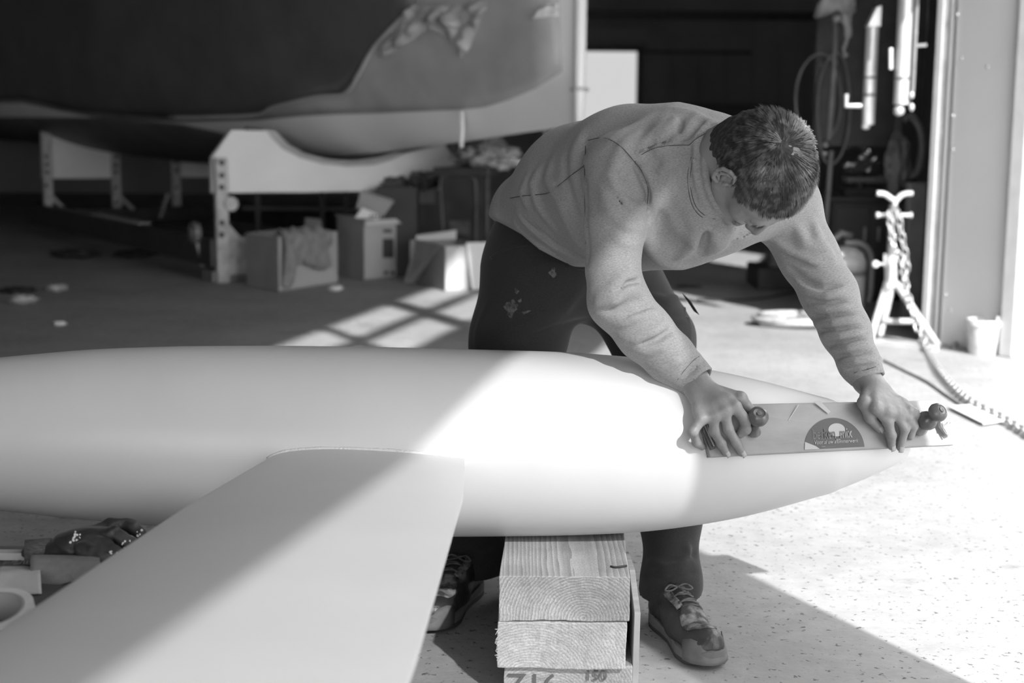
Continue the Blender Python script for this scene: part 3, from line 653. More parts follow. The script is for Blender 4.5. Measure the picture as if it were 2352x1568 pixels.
chain('chain', 'short pale chain hanging straight down beside the jack stand tube', [V(2062, 484, 7.5), V(2072, 545, 7.5), V(2083, 610, 7.5), V(2075, 655, 7.52)], .05, .006)
b = MB(); b.add([G(2178, 940) + Vector((0, 0, .012)), G(2258, 980) + Vector((0, 0, .012)), G(2312, 972) + Vector((0, 0, .012)), G(2240, 936) + Vector((0, 0, .012))], [(0, 1, 2, 3)])
o = b.build('white_card', M_paper, None, solid=.006); tag(o, 'flat white card lying on the sunny floor under the chain', 'card')
# dark cord across the sunny floor
pts = [Vector(G(x, y)) + Vector((0, 0, .006)) for x, y in ((2030, 830), (2080, 855), (2130, 880), (2180, 915), (2230, 945), (2300, 965), (2400, 1010))]
b = MB(); b.tube(smoothpath(pts, 6), .006, 6); o = b.build('cord', M_frame, None, smooth=True); tag(o, 'thin grey cord running across the sunny floor', 'cord')
# bucket by the jamb
bk = thing('bucket', 'small white plastic bucket by the door jamb', 'bucket', tuple(G(2257, 812)))
Bc = G(2257, 812); hb = .175
b = MB(); b.lathe([(0, 0), (.066, 0), (.070, .01), (.084, hb - .03), (.084, hb - .025)], Bc, (0, 0, 1), 32, cap=False); b.lathe([(.080, hb), (.066, .02), (0, .02)], Bc, (0, 0, 1), 32, cap=False); b.build('bucket_body', M_pale, bk, smooth=True, angle=40)
b = MB(); b.lathe([(.084, hb - .03), (.091, hb - .028), (.091, hb - .008), (.086, hb), (.080, hb)], Bc, (0, 0, 1), 32, cap=False); b.build('bucket_rim', M_white_frame, bk, smooth=True, angle=40)
b = MB(); b.box(Bc + Vector((.055, -.05, hb + .005)), (.035, .02, .03)); b.build('rim_tab', M_galv, bk, bevel=.004)
b = MB(); b.tube([Bc + Vector((.09 * math.cos(a), .02 + .05 * math.sin(a), hb - .02 - .08 * math.sin(a))) for a in np.linspace(0, PI, 14)], .003, 6); b.build('handle', M_galv, bk, smooth=True)
# black hose curved behind the bucket
pts = [G(2186, 800), G(2205, 795) + up * .03, G(2225, 795) + up * .09, G(2255, 798) + up * .13, G(2285, 803) + up * .1, G(2298, 810)]
b = MB(); b.tube(smoothpath(pts, 6), .016, 8); o = b.build('rubber_hose', M_frame, None, smooth=True); tag(o, 'bent dark hose lying behind the small white bucket', 'hose')

# ---- vacuum cleaner
vc = thing('vacuum_cleaner', 'pale round workshop vacuum cleaner beside the jack stand', 'vacuum cleaner', tuple(G(1955, 745)))
Vc = G(1936, 742); vy = Vc.y
b = MB(); b.lathe([(0, .05), (.10, .05), (.115, .07), (.118, .27), (.12, .28)], Vc, (0, 0, 1), 32); b.build('drum', M_pale, vc, smooth=True, angle=40)
b = MB(); b.lathe([(.122, .28), (.122, .31)], Vc, (0, 0, 1), 32); b.build('seal_band', M_frame, vc, smooth=True, angle=40)
b = MB(); b.lathe([(.12, .31), (.118, .36), (.10, .41), (.06, .44), (0, .45)], Vc, (0, 0, 1), 32); b.build('motor_head', M_pale, vc, smooth=True)
b = MB(); b.tube([Vc + Vector((-.11 + 0, 0, .38)), Vc + Vector((-.09, 0, .47)), Vc + Vector((-.03, 0, .52)), Vc + Vector((.03, 0, .50))], .02, 8); b.build('carry_handle', M_frame, vc, smooth=True)
b = MB(); b.tube(smoothpath([Vc + Vector((-.02, -.05, .47)), Vc + Vector((.08, -.05, .46)), Vc + Vector((.14, -.02, .38)), Vc + Vector((.15, 0, .2)), Vc + Vector((.14, 0, .12))], 6), .018, 10); b.build('hose', M_frame, vc, smooth=True)
for k in range(4):
    a = PI / 4 + k * PI / 2; q = MB(); q.lathe([(0, -.012), (.028, -.012), (.032, 0), (.028, .012), (0, .012)], Vc + Vector((.10 * math.cos(a), .10 * math.sin(a), .03)), (1, 0, 0), 14); q.build('caster', M_steel_dark, vc, smooth=True, angle=40)
# hose coil on the floor
co = MB(); pts = []
Cc = G(1835, 748)
for k in range(110):
    a = k / 110 * 2 * PI * 2.7; r = .24 + .018 * math.sin(k * .23); pts.append(Cc + Vector((r * math.cos(a) * 1.0, r * .62 * math.sin(a) + .0, .018 + .016 * k / 40)))
co.tube(pts, .016, 10); o = co.build('hose_coil', mat('pale_grey_hose', .38, .4, .30, 30), None, smooth=True); tag(o, 'coiled ribbed hose lying on the floor at the shadow edge', 'hose')
b = MB(); pts = [G(x, y) + up * .008 for x, y in ((1600, 690), (1680, 692), (1760, 686), (1830, 672), (1900, 668))]; b.tube(smoothpath(pts, 6), .007, 6); o = b.build('cable', M_steel_dark, None, smooth=True); tag(o, 'thin dark cable on the shaded floor behind the man', 'cable')
o = scrap(1580, 660, .07, 'dark round lid lying on the shaded floor behind the man', M_steel_dark, 3, 'lid', 'round_lid', .12)
# machine base with post behind the man
mb = thing('machine_base', 'dark box-shaped machine foot with a pale column behind the man', 'machine', tuple(G(1800, 668)))
P = G(1800, 666); b = MB(); b.box(P + Vector((0, .25, .075)), (.36, .5, .15)); b.build('base_box', M_steel_dark, mb, bevel=.01)
b = MB(); b.tube([P + Vector((-.03, .2, .15)), P + Vector((-.03, .2, .55))], .028, 12); b.build('column', M_frame, mb, smooth=True, angle=50)
b = MB(); b.lathe([(.05, .15), (.05, .17), (.03, .18)], P + Vector((-.03, .2, 0)), n=18); b.build('collar', M_frame, mb, smooth=True, angle=40)
b = MB(); b.bar(P + Vector((.16, -.12, .03)), P + Vector((.3, .1, .12)), .05, .02); b.build('pedal', M_frame, mb)
b = MB(); b.box(P + Vector((-.02, .3, .68)), (.36, .4, .3)); b.build('machine_body', M_steel_dark, mb, bevel=.02)

# ---- hanging extraction pipes
M_duct = mat('bright_duct', .62, .3, .52, 8, metal=.3)
def pipe(label, px, y0, y1, r, yd, name='extraction_pipe', joints=(), m=M_duct, tip=True):
    T = D(px, y0, yd); Bt = D(px, y1, yd); T.x = Bt.x; rt = thing(name, label, 'pipe', tuple(Bt), 'pipes hanging by the door')
    b = MB(); b.tube([Bt, T], r, 20); b.build('tube', m, rt, smooth=True, angle=50)
    for j in joints:
        J = D(px, j, yd); J.x = T.x; q = MB(); q.lathe([(r, -.008), (r * 1.07, -.006), (r * 1.07, .006), (r, .008)], J, n=20, cap=False); q.build('joint_band', M_frame, rt, smooth=True)
    return rt, T, Bt
YPA = 7.62
rt, T, Bt = pipe('bright pipe with a slanted top and side elbow hanging by the door', 1994, 62, 286, .033, YPA, joints=(178, 218))
b = MB(); s_ = .036; b.add([T + Vector(v) for v in ((-s_, -s_, 0), (s_, -s_, 0), (s_, s_, 0), (-s_, s_, 0), (s_ * .2, -s_, .10), (s_, -s_, .11), (s_, s_, .11), (s_ * .2, s_, .10))], [(0, 1, 2, 3), (4, 5, 6, 7), (0, 1, 5, 4), (1, 2, 6, 5), (2, 3, 7, 6), (3, 0, 4, 7)]); b.build('slanted_cap', M_duct, rt, bevel=.004)
b = MB(); b.tube([T + Vector((.02, 0, .1)), T + Vector((.02, 0, 1.0))], .004, 6); b.build('hanging_cord', M_steel_dark, rt)
b = MB(); b.tube([D(1978, 243, YPA), D(1943, 243, YPA), D(1944, 216, YPA)], .013, 12); b.build('side_elbow', M_duct, rt, smooth=True, angle=60)
b = MB(); b.lathe([(0, -.022), (.02, -.016), (.024, 0), (.02, .016), (0, .022)], Bt + Vector((-.012, 0, -.006)), n=14); b.build('end_knob', M_duct, rt, smooth=True)
YPB = 7.42
rt, T, Bt = pipe('widest bright pipe hanging nearest the door jamb', 2070, -420, 240, .040, YPB, joints=(180,))
b = MB(); b.lathe([(0, -.03), (.024, -.02), (.029, 0), (.024, .02), (0, .03)], Bt + Vector((-.01, 0, -.03)), n=16); b.build('end_knob', M_duct, rt, smooth=True)
b = MB(); b.bar(D(2046, 110, YPB), D(2046, 160, YPB), .022, .02); b.build('clip', M_duct, rt, bevel=.005)
rt, T, Bt = pipe('thin jointed metal rod hanging between the widest pipe and the jamb', 2096, -420, 210, .011, 7.38, 'metal_rod', (77, 168), M_frame)
for yy in (218, 246): b = MB(); b.lathe([(0, -.022), (.011, -.014), (.014, 0), (.011, .014), (0, .022)], D(2094, yy, 7.38), n=12); b.build('end_bead', M_duct, rt, smooth=True)
b = MB(); b.bar(D(2100, 105, 7.38), D(2128, 103, 7.38), .012, .016); b.build('bracket', M_frame, rt)
# overhead rail they hang from
b = MB(); b.bar((1.6, 7.66, 2.53), (2.35, 7.36, 2.53), .05, .05); struct(b.build('trim_6', M_steel_dark), 'overhead rail carrying the pipes')
# hanging bag at top
hbg = thing('hanging_sheet', 'pale plastic sheet with a drooping tail hanging at the top', 'plastic sheet', tuple(D(1925, 20, 8.4)))
b = MB(); rows = []
for i, (xa, ya, xb, yb) in enumerate(((1868, 38, 1872, 42), (1880, 10, 1900, 35), (1900, -20, 1925, 25), (1930, -40, 1940, 45), (1950, -40, 1955, 42), (1968, -40, 1966, 25))):
    rows.append([D(xa, ya, 8.4).lerp(D(xb, yb, 8.4), k / 6) + Vector((0, .03 * math.sin(i * 2 + k), 0)) for k in range(7)])
b.grid(rows); b.build('sheet', mat('hazy_sheet', .34, .4, .22, 8, bump=.5), hbg, smooth=True, solid=.004)
b = MB(); b.tube(smoothpath([D(1940, 30, 8.38), D(1948, 70, 8.38), D(1944, 95, 8.38), D(1938, 115, 8.38), D(1945, 130, 8.38)], 6), [.03] * 4 + [.022] * 6 + [.012] * 8 + [.007] * 3 + [.013] * 4, 10); b.build('tail', mat('hazy_sheet', .34), hbg, smooth=True)
b = MB(); b.tube([D(1930, 40, 8.38), D(1914, 44, 8.38)], .025, 8); b.build('knot', mat('hazy_sheet', .34), hbg, smooth=True)
b = MB(); b.tube([D(1920, 30, 8.45), D(1916, 170, 8.45), D(1905, 320, 8.45)], .014, 10); o = b.build('hanging_cable', M_frame, None, smooth=True); tag(o, 'thick dim cable hanging below the plastic sheet', 'cable')
# hose loops on the wall
for k, (px, py, rx, rz, lb) in enumerate(((1880, 230, .14, .28, 'thin dark hose loop hanging left of the bright pipes'), (1915, 250, .10, .34, 'thin dark hose loop behind the thick dim cable'))):
    C0 = D(px, py, 8.88); b = MB(); b.tube([C0 + Vector((rx * math.cos(a), .02 * math.sin(3 * a), rz * math.sin(a))) for a in np.linspace(0, 2 * PI, 40)[:-1]], .008, 6, closed=True); o = b.build('hose_loop', M_frame, None, smooth=True); tag(o, lb, 'hose', 'hose loops on the dark wall')
C0 = D(2092, 330, 8.2); b = MB(); b.tube(smoothpath([D(x, y, 8.84) for x, y in ((2075, 275), (2092, 268), (2110, 290), (2118, 330), (2112, 380), (2095, 405), (2080, 390))], 6), .022, 10); o = b.build('thick_hose', M_frame, None, smooth=True); tag(o, 'thick dark hose curling beneath the widest pipe', 'hose')
# rack the hoses hang on
hrk = thing('hose_rack', 'dark upright rack board with hooks holding the hoses by the door', 'rack', (2.1, 8.95, 0))
xa, xb = D(1868, 300, 8.93).x, D(2118, 300, 8.93).x
b = MB(); b.box(((xa + xb) / 2, 8.95, 1.75), (xb - xa, .03, 1.5)); b.build('back_board', M_steel_dark, hrk, bevel=.004)
for x in (xa + .03, xb - .03): b = MB(); b.box((x, 8.98, 1.25), (.05, .05, 2.5)); b.build('upright', M_steel_dark, hrk, bevel=.004)
for px, py in ((1880, 152), (1915, 150), (2085, 268), (2066, 262), (2062, 330)):
    P = D(px, py, 8.93); b = MB(); b.tube([P, P - Vector((0, .07, 0)), P - Vector((0, .09, -.02))], .007, 6); b.build('hook', M_frame, hrk, smooth=True)
# pole and work cabinet
pl = thing('pole', 'pale slender metal pole standing right behind the man’s head'.replace('’', ''), 'pole', tuple(D(1893, 700, 8.6)))
pl['label'] = 'pale slender metal pole standing right behind the head of the man'
a = G(1884, 706); a.z = 0; b = MB(); b.tube([a, Vector((a.x + .03, a.y, CAMH - (345 - 290) * a.y / 3305))], .015, 10); b.build('shaft', M_frame, pl, smooth=True, angle=50)
b = MB(); b.lathe([(.06, 0), (.06, .01), (.02, .02)], a, n=18); b.build('foot_plate', M_frame, pl, smooth=True, angle=40)
for px, py in ((1897, 333), (1895, 352)): P = D(px, py, a.y); b = MB(); b.lathe([(0, -.014), (.012, -.007), (.014, 0), (.012, .007), (0, .014)], P, n=12); b.build('knob', M_pale, pl, smooth=True)
cb = thing('work_cabinet', 'dark metal work cabinet with machine parts on top', 'cabinet', tuple(G(1990, 690)))
P0, P1c = G(1905, 690), G(2078, 690); zt = CAMH - (462 - 291) * P0.y / 3305
b = MB(); b.box(((P0.x + P1c.x) / 2, P0.y + .3, zt / 2), (P1c.x - P0.x, .6, zt)); b.build('carcass', mat('cabinet_paint', .075, .4, .06, 3), cb, bevel=.01)
for i in range(2):
    x = lerp(P0.x, P1c.x, .02 + i * .49); x2 = lerp(P0.x, P1c.x, .49 + i * .49); b = MB(); b.box(((x + x2) / 2, P0.y - .008, zt * .5), (x2 - x - .01, .016, zt * .9)); dd = b.build('door', mat('cabinet_paint', .075), cb, bevel=.006)
    q = MB(); q.box(((x2 if i == 0 else x) + (-.04 if i == 0 else .04), P0.y - .024, zt * .68), (.014, .018, .09)); q.build('handle', M_galv, dd, bevel=.003)
b = MB(); b.box(((P0.x + P1c.x) / 2, P0.y + .28, zt + .015), (P1c.x - P0.x + .06, .66, .03)); b.build('worktop', M_steel_dark, cb, bevel=.005)
# machine on the cabinet: bench drill / vice
vm = thing('bench_machine', 'dark oily bench machine with shiny levers on the work cabinet', 'machine', ((P0.x + P1c.x) / 2, P0.y + .3, zt + .03))
yv = P0.y + .25
def Bp(px, py): return D(px, py, yv)
b = MB(); b.box(Bp(1985, 440), (.30, .2, .06)); b.build('base', M_steel_dark, vm, bevel=.01)
b = MB(); b.tube([Bp(1975, 440), Bp(1975, 385)], .035, 14); b.build('column', M_steel_dark, vm, smooth=True, angle=50)
b = MB(); b.box(Bp(1978, 385), (.22, .16, .09)); b.build('head', M_steel_dark, vm, bevel=.02)
b = MB(); b.box(Bp(1985, 412), (.26, .16, .04)); b.build('slide_table', M_frame, vm, bevel=.01)
b = MB(); b.tube([Bp(1925, 300), Bp(1990, 345)], .012, 8); b.build('arm', M_frame, vm, smooth=True)
M_chrome = mat('polished_steel', .85, .12, metal=1.0)
for px, py, r in ((1920, 322, .022), (1970, 361, .024), (1982, 350, .024), (1996, 366, .020), (1936, 379, .022), (1949, 379, .018), (1984, 390, .02), (1912, 455, .025)):
    b = MB(); b.lathe([(r * math.sin(a), -r * math.cos(a)) for a in np.linspace(.01, PI - .01, 9)], Bp(px, py) - Vector((0, .12, 0)), n=14); b.build('lever_knob', M_chrome, vm, smooth=True)
for a, c in (((1920, 322), (1950, 345)), ((1936, 379), (1975, 385)), ((1982, 350), (1980, 385)), ((1996, 366), (1985, 385))):
    b = MB(); b.tube([Bp(*a) - Vector((0, .12, 0)), Bp(*c) - Vector((0, .05, 0))], .007, 6); b.build('lever', M_frame, vm, smooth=True)
# tall grey board leaning by the door tracks
b = MB(); P = G(2097, 700); zt2 = CAMH - (418 - 292) * 8.0 / 3305; b.box((D(2096, 600, 8.0).x, 8.0, zt2 / 2), (.10, .08, zt2)); o = b.build('steel_channel', M_frame, None, bevel=.006); tag(o, 'upright grey steel channel standing between jack stand and door tracks', 'steel channel')
# dim clothes heap right of bench machine
o = blob('work_jacket', D(2062, 372, 8.84), (.07, .06, .17), M_frame, 12, .5, fr=5); tag(o, 'dim crumpled work jacket hanging below the widest pipe', 'jacket')
b = MB(); P = D(2040, 330, 8.5)
for k in range(5): b.tube([D(2060 + k * 3, 262, 8.88), D(2040 + k * 6, 420, 8.88)], .005, 5)
o = b.build('cord_bundle', M_frame, None, smooth=True); tag(o, 'bundle of thin dim cords hanging beneath the widest pipe', 'cord')
# light board on back wall
b = MB(); a = D(1560, 238, YB - .2); c = D(1790, 268, YB - .2); b.box(((a.x + c.x) / 2, YB - .2, (a.z + c.z) / 2 - .35), (c.x - a.x, .05, a.z - c.z + .7)); o = b.build('grey_board', mat('grey_board', .10, .5), None, bevel=.005); tag(o, 'flat grey board leaning at the back wall behind the man', 'board')
# ================================================================== FOREGROUND
# ---- keel: torpedo bulb and fin laid on timber
YK = 2.97
M_prime = mat('sanded_white_primer', .66, .38, .585, 2.2, detail=6, bump=.04, bscale=40, lo=.3, hi=.7)
def keel_profile(px):
    xs = [-900, -800, -600, -300, 0, 200, 400, 600, 840, 1060, 1300, 1470, 1600, 1717, 1862, 1917, 1971, 2043, 2072, 2086, 2092]
    hs = [0, 30, 85, 142, 175.5, 196, 208, 214.5, 217, 215.5, 211, 201, 182, 160, 121, 102, 81, 47, 28, 13, 0]
    cs = [1000, 1000, 998, 996, 995, 997, 1002, 1007, 1012, 1016, 1018, 1021, 1024, 1025, 1024, 1024, 1025, 1027, 1029, 1031, 1032]
    return interp(px, xs, hs) * 9.26e-4, interp(px, xs, cs)
keel = thing('keel', 'huge white primed keel bulb with its fin lying across timber blocks', 'keel', (0, YK, .25))
b = MB(); rows = []
pxs = list(np.linspace(-890, 1900, 110)) + list(np.linspace(1915, 2070, 16)) + [2078, 2084, 2088, 2091, 2091.8]
# smooth the radius with a cubic through the samples
K = np.array(pxs); Rr = np.array([keel_profile(x)[0] for x in K]); Cc_ = np.array([keel_profile(x)[1] for x in K])
for _ in range(6):
    Rr[1:-8] = .25 * Rr[:-9] + .5 * Rr[1:-8] + .25 * Rr[2:-7]; Cc_[1:-1] = .25 * Cc_[:-2] + .5 * Cc_[1:-1] + .25 * Cc_[2:]
for x, r, c in zip(K, Rr, Cc_):
    P = D(x, c, YK); rows.append([P + Vector((0, r * math.cos(a), r * math.sin(a))) for a in np.linspace(0, 2 * PI, 73)[:-1]])
b.grid(rows, True); n = 72; b.f.append(tuple(range(n))); b.f.append(tuple((len(rows) - 1) * n + k for k in range(n)))
b.build('bulb', M_prime, keel, smooth=True)
def keel_front(X):      # radius and axis height at world X
    px = 1176 + X / YK * 3305 * .9985; r, c = keel_profile(px); return r, D(px, c, YK).z
ZF = .455
LE = [(-.452, 3.0), (-.462, 2.86), (-.564, 2.40), (-.657, 1.848), (-.82, 1.0)]; TE = [(-.097, 3.0), (-.094, 2.81), (-.086, 2.495), (-.117, 1.71), (-.16, 1.0)]
def foil(y):
    xl = interp(-y, [-q[1] for q in LE], [q[0] for q in LE]); xt = interp(-y, [-q[1] for q in TE], [q[0] for q in TE]); return xl, xt
b = MB(); rows = []
for y in np.linspace(3.0, 1.0, 60):
    xl, xt = foil(y); ch = xt - xl; row = []
    prof = []
    for u in [0, .005, .015, .03, .06, .1, .16, .24, .33, .43, .54, .65, .76, .86, .94, 1]:
        t = .6 * .155 / .2 * (.2969 * math.sqrt(u) - .126 * u - .3516 * u * u + .2843 * u ** 3 - .1015 * u ** 4) * ch * 1.15 + .006 * u
        prof.append((u, t))
    for u, t in prof: row.append(Vector((xl + ch * u, y, ZF + t)))
    for u, t in prof[::-1][:-1]: row.append(Vector((xl + ch * u, y, ZF - t)))
    rows.append(row)
b.grid(rows, True); n = len(rows[0]); b.f.append(tuple(range(n))); b.f.append(tuple((len(rows) - 1) * n + k for k in range(n)))
b.build('fin', M_prime, keel, smooth=True, angle=60)
# filler bead where fin meets bulb
pts = []
for u in np.linspace(-.01, 1.0, 60):
    y = 2.80
    for _ in range(12):
        xl, xt = foil(y); ch = xt - xl; X = xl + ch * u; uu = min(max(u, 0), 1)
        t = .6 * .155 / .2 * (.2969 * math.sqrt(uu) - .126 * uu - .3516 * uu * uu + .2843 * uu ** 3 - .1015 * uu ** 4) * ch * 1.15 + .006 * uu
        r, zc = keel_front(X); dz = ZF + t - zc; y = YK - math.sqrt(max(r * r - dz * dz, 0))
    pts.append(Vector((X, y, ZF + t)))
random.seed(2)
b = MB(); b.tube(pts, [.0035 + .0012 * random.random() for _ in pts], 8); b.build('filler_bead', mat('white_filler', .8, .6, bump=.8, bscale=200), keel, smooth=True)

# ---- timber stack under the bulb
def end_grain(name, g1, g2, cx, cz, sc=1.0):
    m = bpy.data.materials.new(name); m.use_nodes = True; t = m.node_tree; L = t.links; bs = t.nodes['Principled BSDF']
    co = t.nodes.new('ShaderNodeTexCoord'); mp = t.nodes.new('ShaderNodeMapping'); L.new(co.outputs['Object'], mp.inputs[0])
    mp.inputs['Location'].default_value = (-cx, 0, -cz); mp.inputs['Scale'].default_value = (1, .04, 1.15)
    wv = t.nodes.new('ShaderNodeTexWave'); wv.wave_type = 'RINGS'; wv.rings_direction = 'Y'; wv.wave_profile = 'SAW'
    wv.inputs['Scale'].default_value = 50 * sc; wv.inputs['Distortion'].default_value = 6.5; wv.inputs['Detail'].default_value = 3; wv.inputs['Detail Scale'].default_value = .6; wv.inputs['Detail Roughness'].default_value = .6
    L.new(mp.outputs[0], wv.inputs[0])
    n = t.nodes.new('ShaderNodeTexNoise'); n.inputs['Scale'].default_value = 260; n.inputs['Detail'].default_value = 3; L.new(co.outputs['Object'], n.inputs[0])
    r = t.nodes.new('ShaderNodeValToRGB'); e = r.color_ramp.elements; e[0].position = .0; e[0].color = (g2,) * 3 + (1,); e[1].position = 1; e[1].color = (g1,) * 3 + (1,); L.new(wv.outputs['Fac'], r.inputs[0])
    r2 = t.nodes.new('ShaderNodeValToRGB'); e = r2.color_ramp.elements; e[0].position = .35; e[0].color = (.78,) * 3 + (1,); e[1].position = .6; e[1].color = (1.0,) * 3 + (1,); L.new(n.outputs['Fac'], r2.inputs[0])
    x = t.nodes.new('ShaderNodeMix'); x.data_type = 'RGBA'; x.blend_type = 'MULTIPLY'; x.inputs[0].default_value = 1; L.new(r.outputs[0], x.inputs[6]); L.new(r2.outputs[0], x.inputs[7])
    n3 = t.nodes.new('ShaderNodeTexNoise'); n3.inputs['Scale'].default_value = 9; L.new(co.outputs['Object'], n3.inputs[0])
    r3 = t.nodes.new('ShaderNodeValToRGB'); e = r3.color_ramp.elements; e[0].position = .3; e[0].color = (.8,) * 3 + (1,); e[1].position = .6; e[1].color = (1,) * 3 + (1,); L.new(n3.outputs['Fac'], r3.inputs[0])
    x2 = t.nodes.new('ShaderNodeMix'); x2.data_type = 'RGBA'; x2.blend_type = 'MULTIPLY'; x2.inputs[0].default_value = 1; L.new(x.outputs[2], x2.inputs[6]); L.new(r3.outputs[0], x2.inputs[7]); L.new(x2.outputs[2], bs.inputs['Base Color'])
    bs.inputs['Roughness'].default_value = .8
    bp = t.nodes.new('ShaderNodeBump'); bp.inputs['Strength'].default_value = .5; bp.inputs['Distance'].default_value = .003; L.new(wv.outputs['Fac'], bp.inputs['Height'])
    bp2 = t.nodes.new('ShaderNodeBump'); bp2.inputs['Strength'].default_value = .5; bp2.inputs['Distance'].default_value = .002; L.new(n.outputs['Fac'], bp2.inputs['Height']); L.new(bp.outputs[0], bp2.inputs['Normal']); L.new(bp2.outputs[0], bs.inputs['Normal'])
    return m
YT0 = 2.67
zt = [.2505, .157, .062, .0]
def beam(label, pl, pr, z1, z0, y0, skew, cx, cz, g1, g2, seed, L=.62):
    XL, XR = pl, pr; rt = None
    b = MB(); nx, nz, ny = 24, 8, 8
    def pt(u, v, w_):
        P = Vector((lerp(XL, XR, u) + skew * w_, y0 + w_ * L, lerp(z0, z1, v)))
        e = .0012 * mnoise.noise(P * 60 + Vector((seed, 0, 0))) + .0025 * mnoise.noise(P * 9 + Vector((0, seed, 0)))
        if w_ == 0: P.y += e * 1.5
        if v in (0, 1): P.z += e * (.6 if v else 1)
        if u in (0, 1): P.x += e
        return P
    b.grid([[pt(i / nx, k / nz, 0) for k in range(nz + 1)] for i in range(nx + 1)])
    b.grid([[pt(i / nx, 1, w_ / ny) for w_ in range(ny + 1)] for i in range(nx + 1)])
    b.grid([[pt(i / nx, 0, w_ / ny) for w_ in range(ny + 1)] for i in range(nx + 1)])
    b.grid([[pt(1, k / nz, w_ / ny) for w_ in range(ny + 1)] for k in range(nz + 1)])
    b.grid([[pt(0, k / nz, w_ / ny) for w_ in range(ny + 1)] for k in range(nz + 1)])
    b.grid([[pt(i / nx, k / nz, 1) for k in range(nz + 1)] for i in range(nx + 1)])
    import bmesh
    m = end_grain('pine_' + str(seed), g1, g2, cx, cz)
    o = b.build('timber_beam', m, None, smooth=False)
    bm = bmesh.new(); bm.from_mesh(o.data); bmesh.ops.remove_doubles(bm, verts=bm.verts, dist=1e-5); bmesh.ops.recalc_face_normals(bm, faces=bm.faces); bm.to_mesh(o.data); bm.free()
    k = o.modifiers.new('bevel', 'BEVEL'); k.width = .002; k.segments = 2; k.limit_method = 'ANGLE'; k.angle_limit = math.radians(50)
    tag(o, label, 'timber beam', 'beams stacked under the bulb'); return o
x0 = D(1147, 1380, YT0).x; x1 = D(1446, 1380, YT0).x
beam('topmost pine beam of the stack, greyer end grain with wide rings', x0, x1, zt[0], zt[1] + .002, YT0, .022, x0 + .165, zt[0] - .060, .46, .25, 3)
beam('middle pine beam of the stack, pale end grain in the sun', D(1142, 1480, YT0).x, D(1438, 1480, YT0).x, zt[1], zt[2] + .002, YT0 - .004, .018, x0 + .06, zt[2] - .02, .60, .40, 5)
bm3 = beam('lowest visible pine beam of the stack, with stamped figures', D(1157, 1550, YT0 + .01).x, D(1452, 1550, YT0 + .01).x, zt[2], zt[3], YT0 + .012, .022, x0 + .1, -.02, .50, .33, 9)
M_stamp = mat('dark_ink_stamp', .10, .8)
def text_obj(txt, size, m, loc, ax, up, name, parent=None, ext=.0006, sx=1.0, shear=0.0):
    c = bpy.data.curves.new(name, 'FONT'); c.body = txt; c.size = size; c.extrude = ext; c.align_x = 'LEFT'; c.shear = shear
    o = bpy.data.objects.new(name, c); COL.objects.link(o)
    ax = Vector(ax).normalized(); up = (Vector(up) - ax * Vector(up).dot(ax)).normalized(); nz = ax.cross(up)
    M = Matrix(((ax.x * sx, up.x, nz.x, loc[0]), (ax.y * sx, up.y, nz.y, loc[1]), (ax.z * sx, up.z, nz.z, loc[2]), (0, 0, 0, 1)))
    dg = bpy.context.evaluated_depsgraph_get(); me = bpy.data.meshes.new_from_object(o.evaluated_get(dg)); bpy.data.objects.remove(o)
    off = Vector((0, 0, 0)); q = parent
    while q is not None: off += q.location; q = q.parent
    me.transform(Matrix.Translation(-off) @ M); me.materials.clear(); me.materials.append(m)
    o = bpy.data.objects.new(name, me); COL.objects.link(o); o.parent = parent; return o
P = D(1163, 1594, YT0 + .008); text_obj('Z16', .062, M_stamp, P, (1, 0, 0), (0, 0, 1), 'stamp', bm3)
P = D(1342, 1562, YT0 + .008); text_obj('150', .030, M_stamp, P, (1, 0, 0), (0, 0, 1), 'stamp', bm3)
# crack, staple and splinters on top beam
b = MB(); A = Vector((D(1408, 1296, YT0).x, 2.73, zt[0] + .002)); b.tube(smoothpath([A, A + Vector((.008, -.006, 0)), A + Vector((.022, -.004, .001)), A + Vector((.032, .004, 0))], 4), .0022, 6); o = b.build('bark_strip', M_rubber, None, smooth=True); tag(o, 'small dark curl of bark on the topmost beam', 'bark')
# sheet standing beside the stack on the right
b = MB(); Xs = D(1453, 1450, 2.70).x
b.prism([(Xs, 2.69, 0), (Xs, 3.0, 0), (Xs + .003, 3.0, .20), (Xs + .003, 2.84, .21), (Xs + .003, 2.78, .19), (Xs + .002, 2.69, .17)], (.012, 0, 0)); o = b.build('plywood_offcut', mat('grey_plywood', .34, .7, .26, 12, stretch=(1, 6, 1)), None, bevel=.001); tag(o, 'thin plywood offcut standing against the right side of the beams', 'plywood')
# wood shavings hanging at the left edge
random.seed(4); b = MB()
for k in range(16):
    A = Vector((x0 - .002 + random.uniform(-.002, .002), YT0 - .003, zt[1] - .01 - random.random() * .07)); c = A + Vector((random.uniform(-.006, -.001), random.uniform(-.004, 0), random.uniform(-.008, .006))); b.tube([A, c], [.0012, .0004], 4)
o = b.build('splinters', M_card, bpy.data.objects.get('timber_beam.001')); o['kind'] = 'stuff'
# left support platform in front of the bulb with glove, abrasive paper and tape
ZP = .33
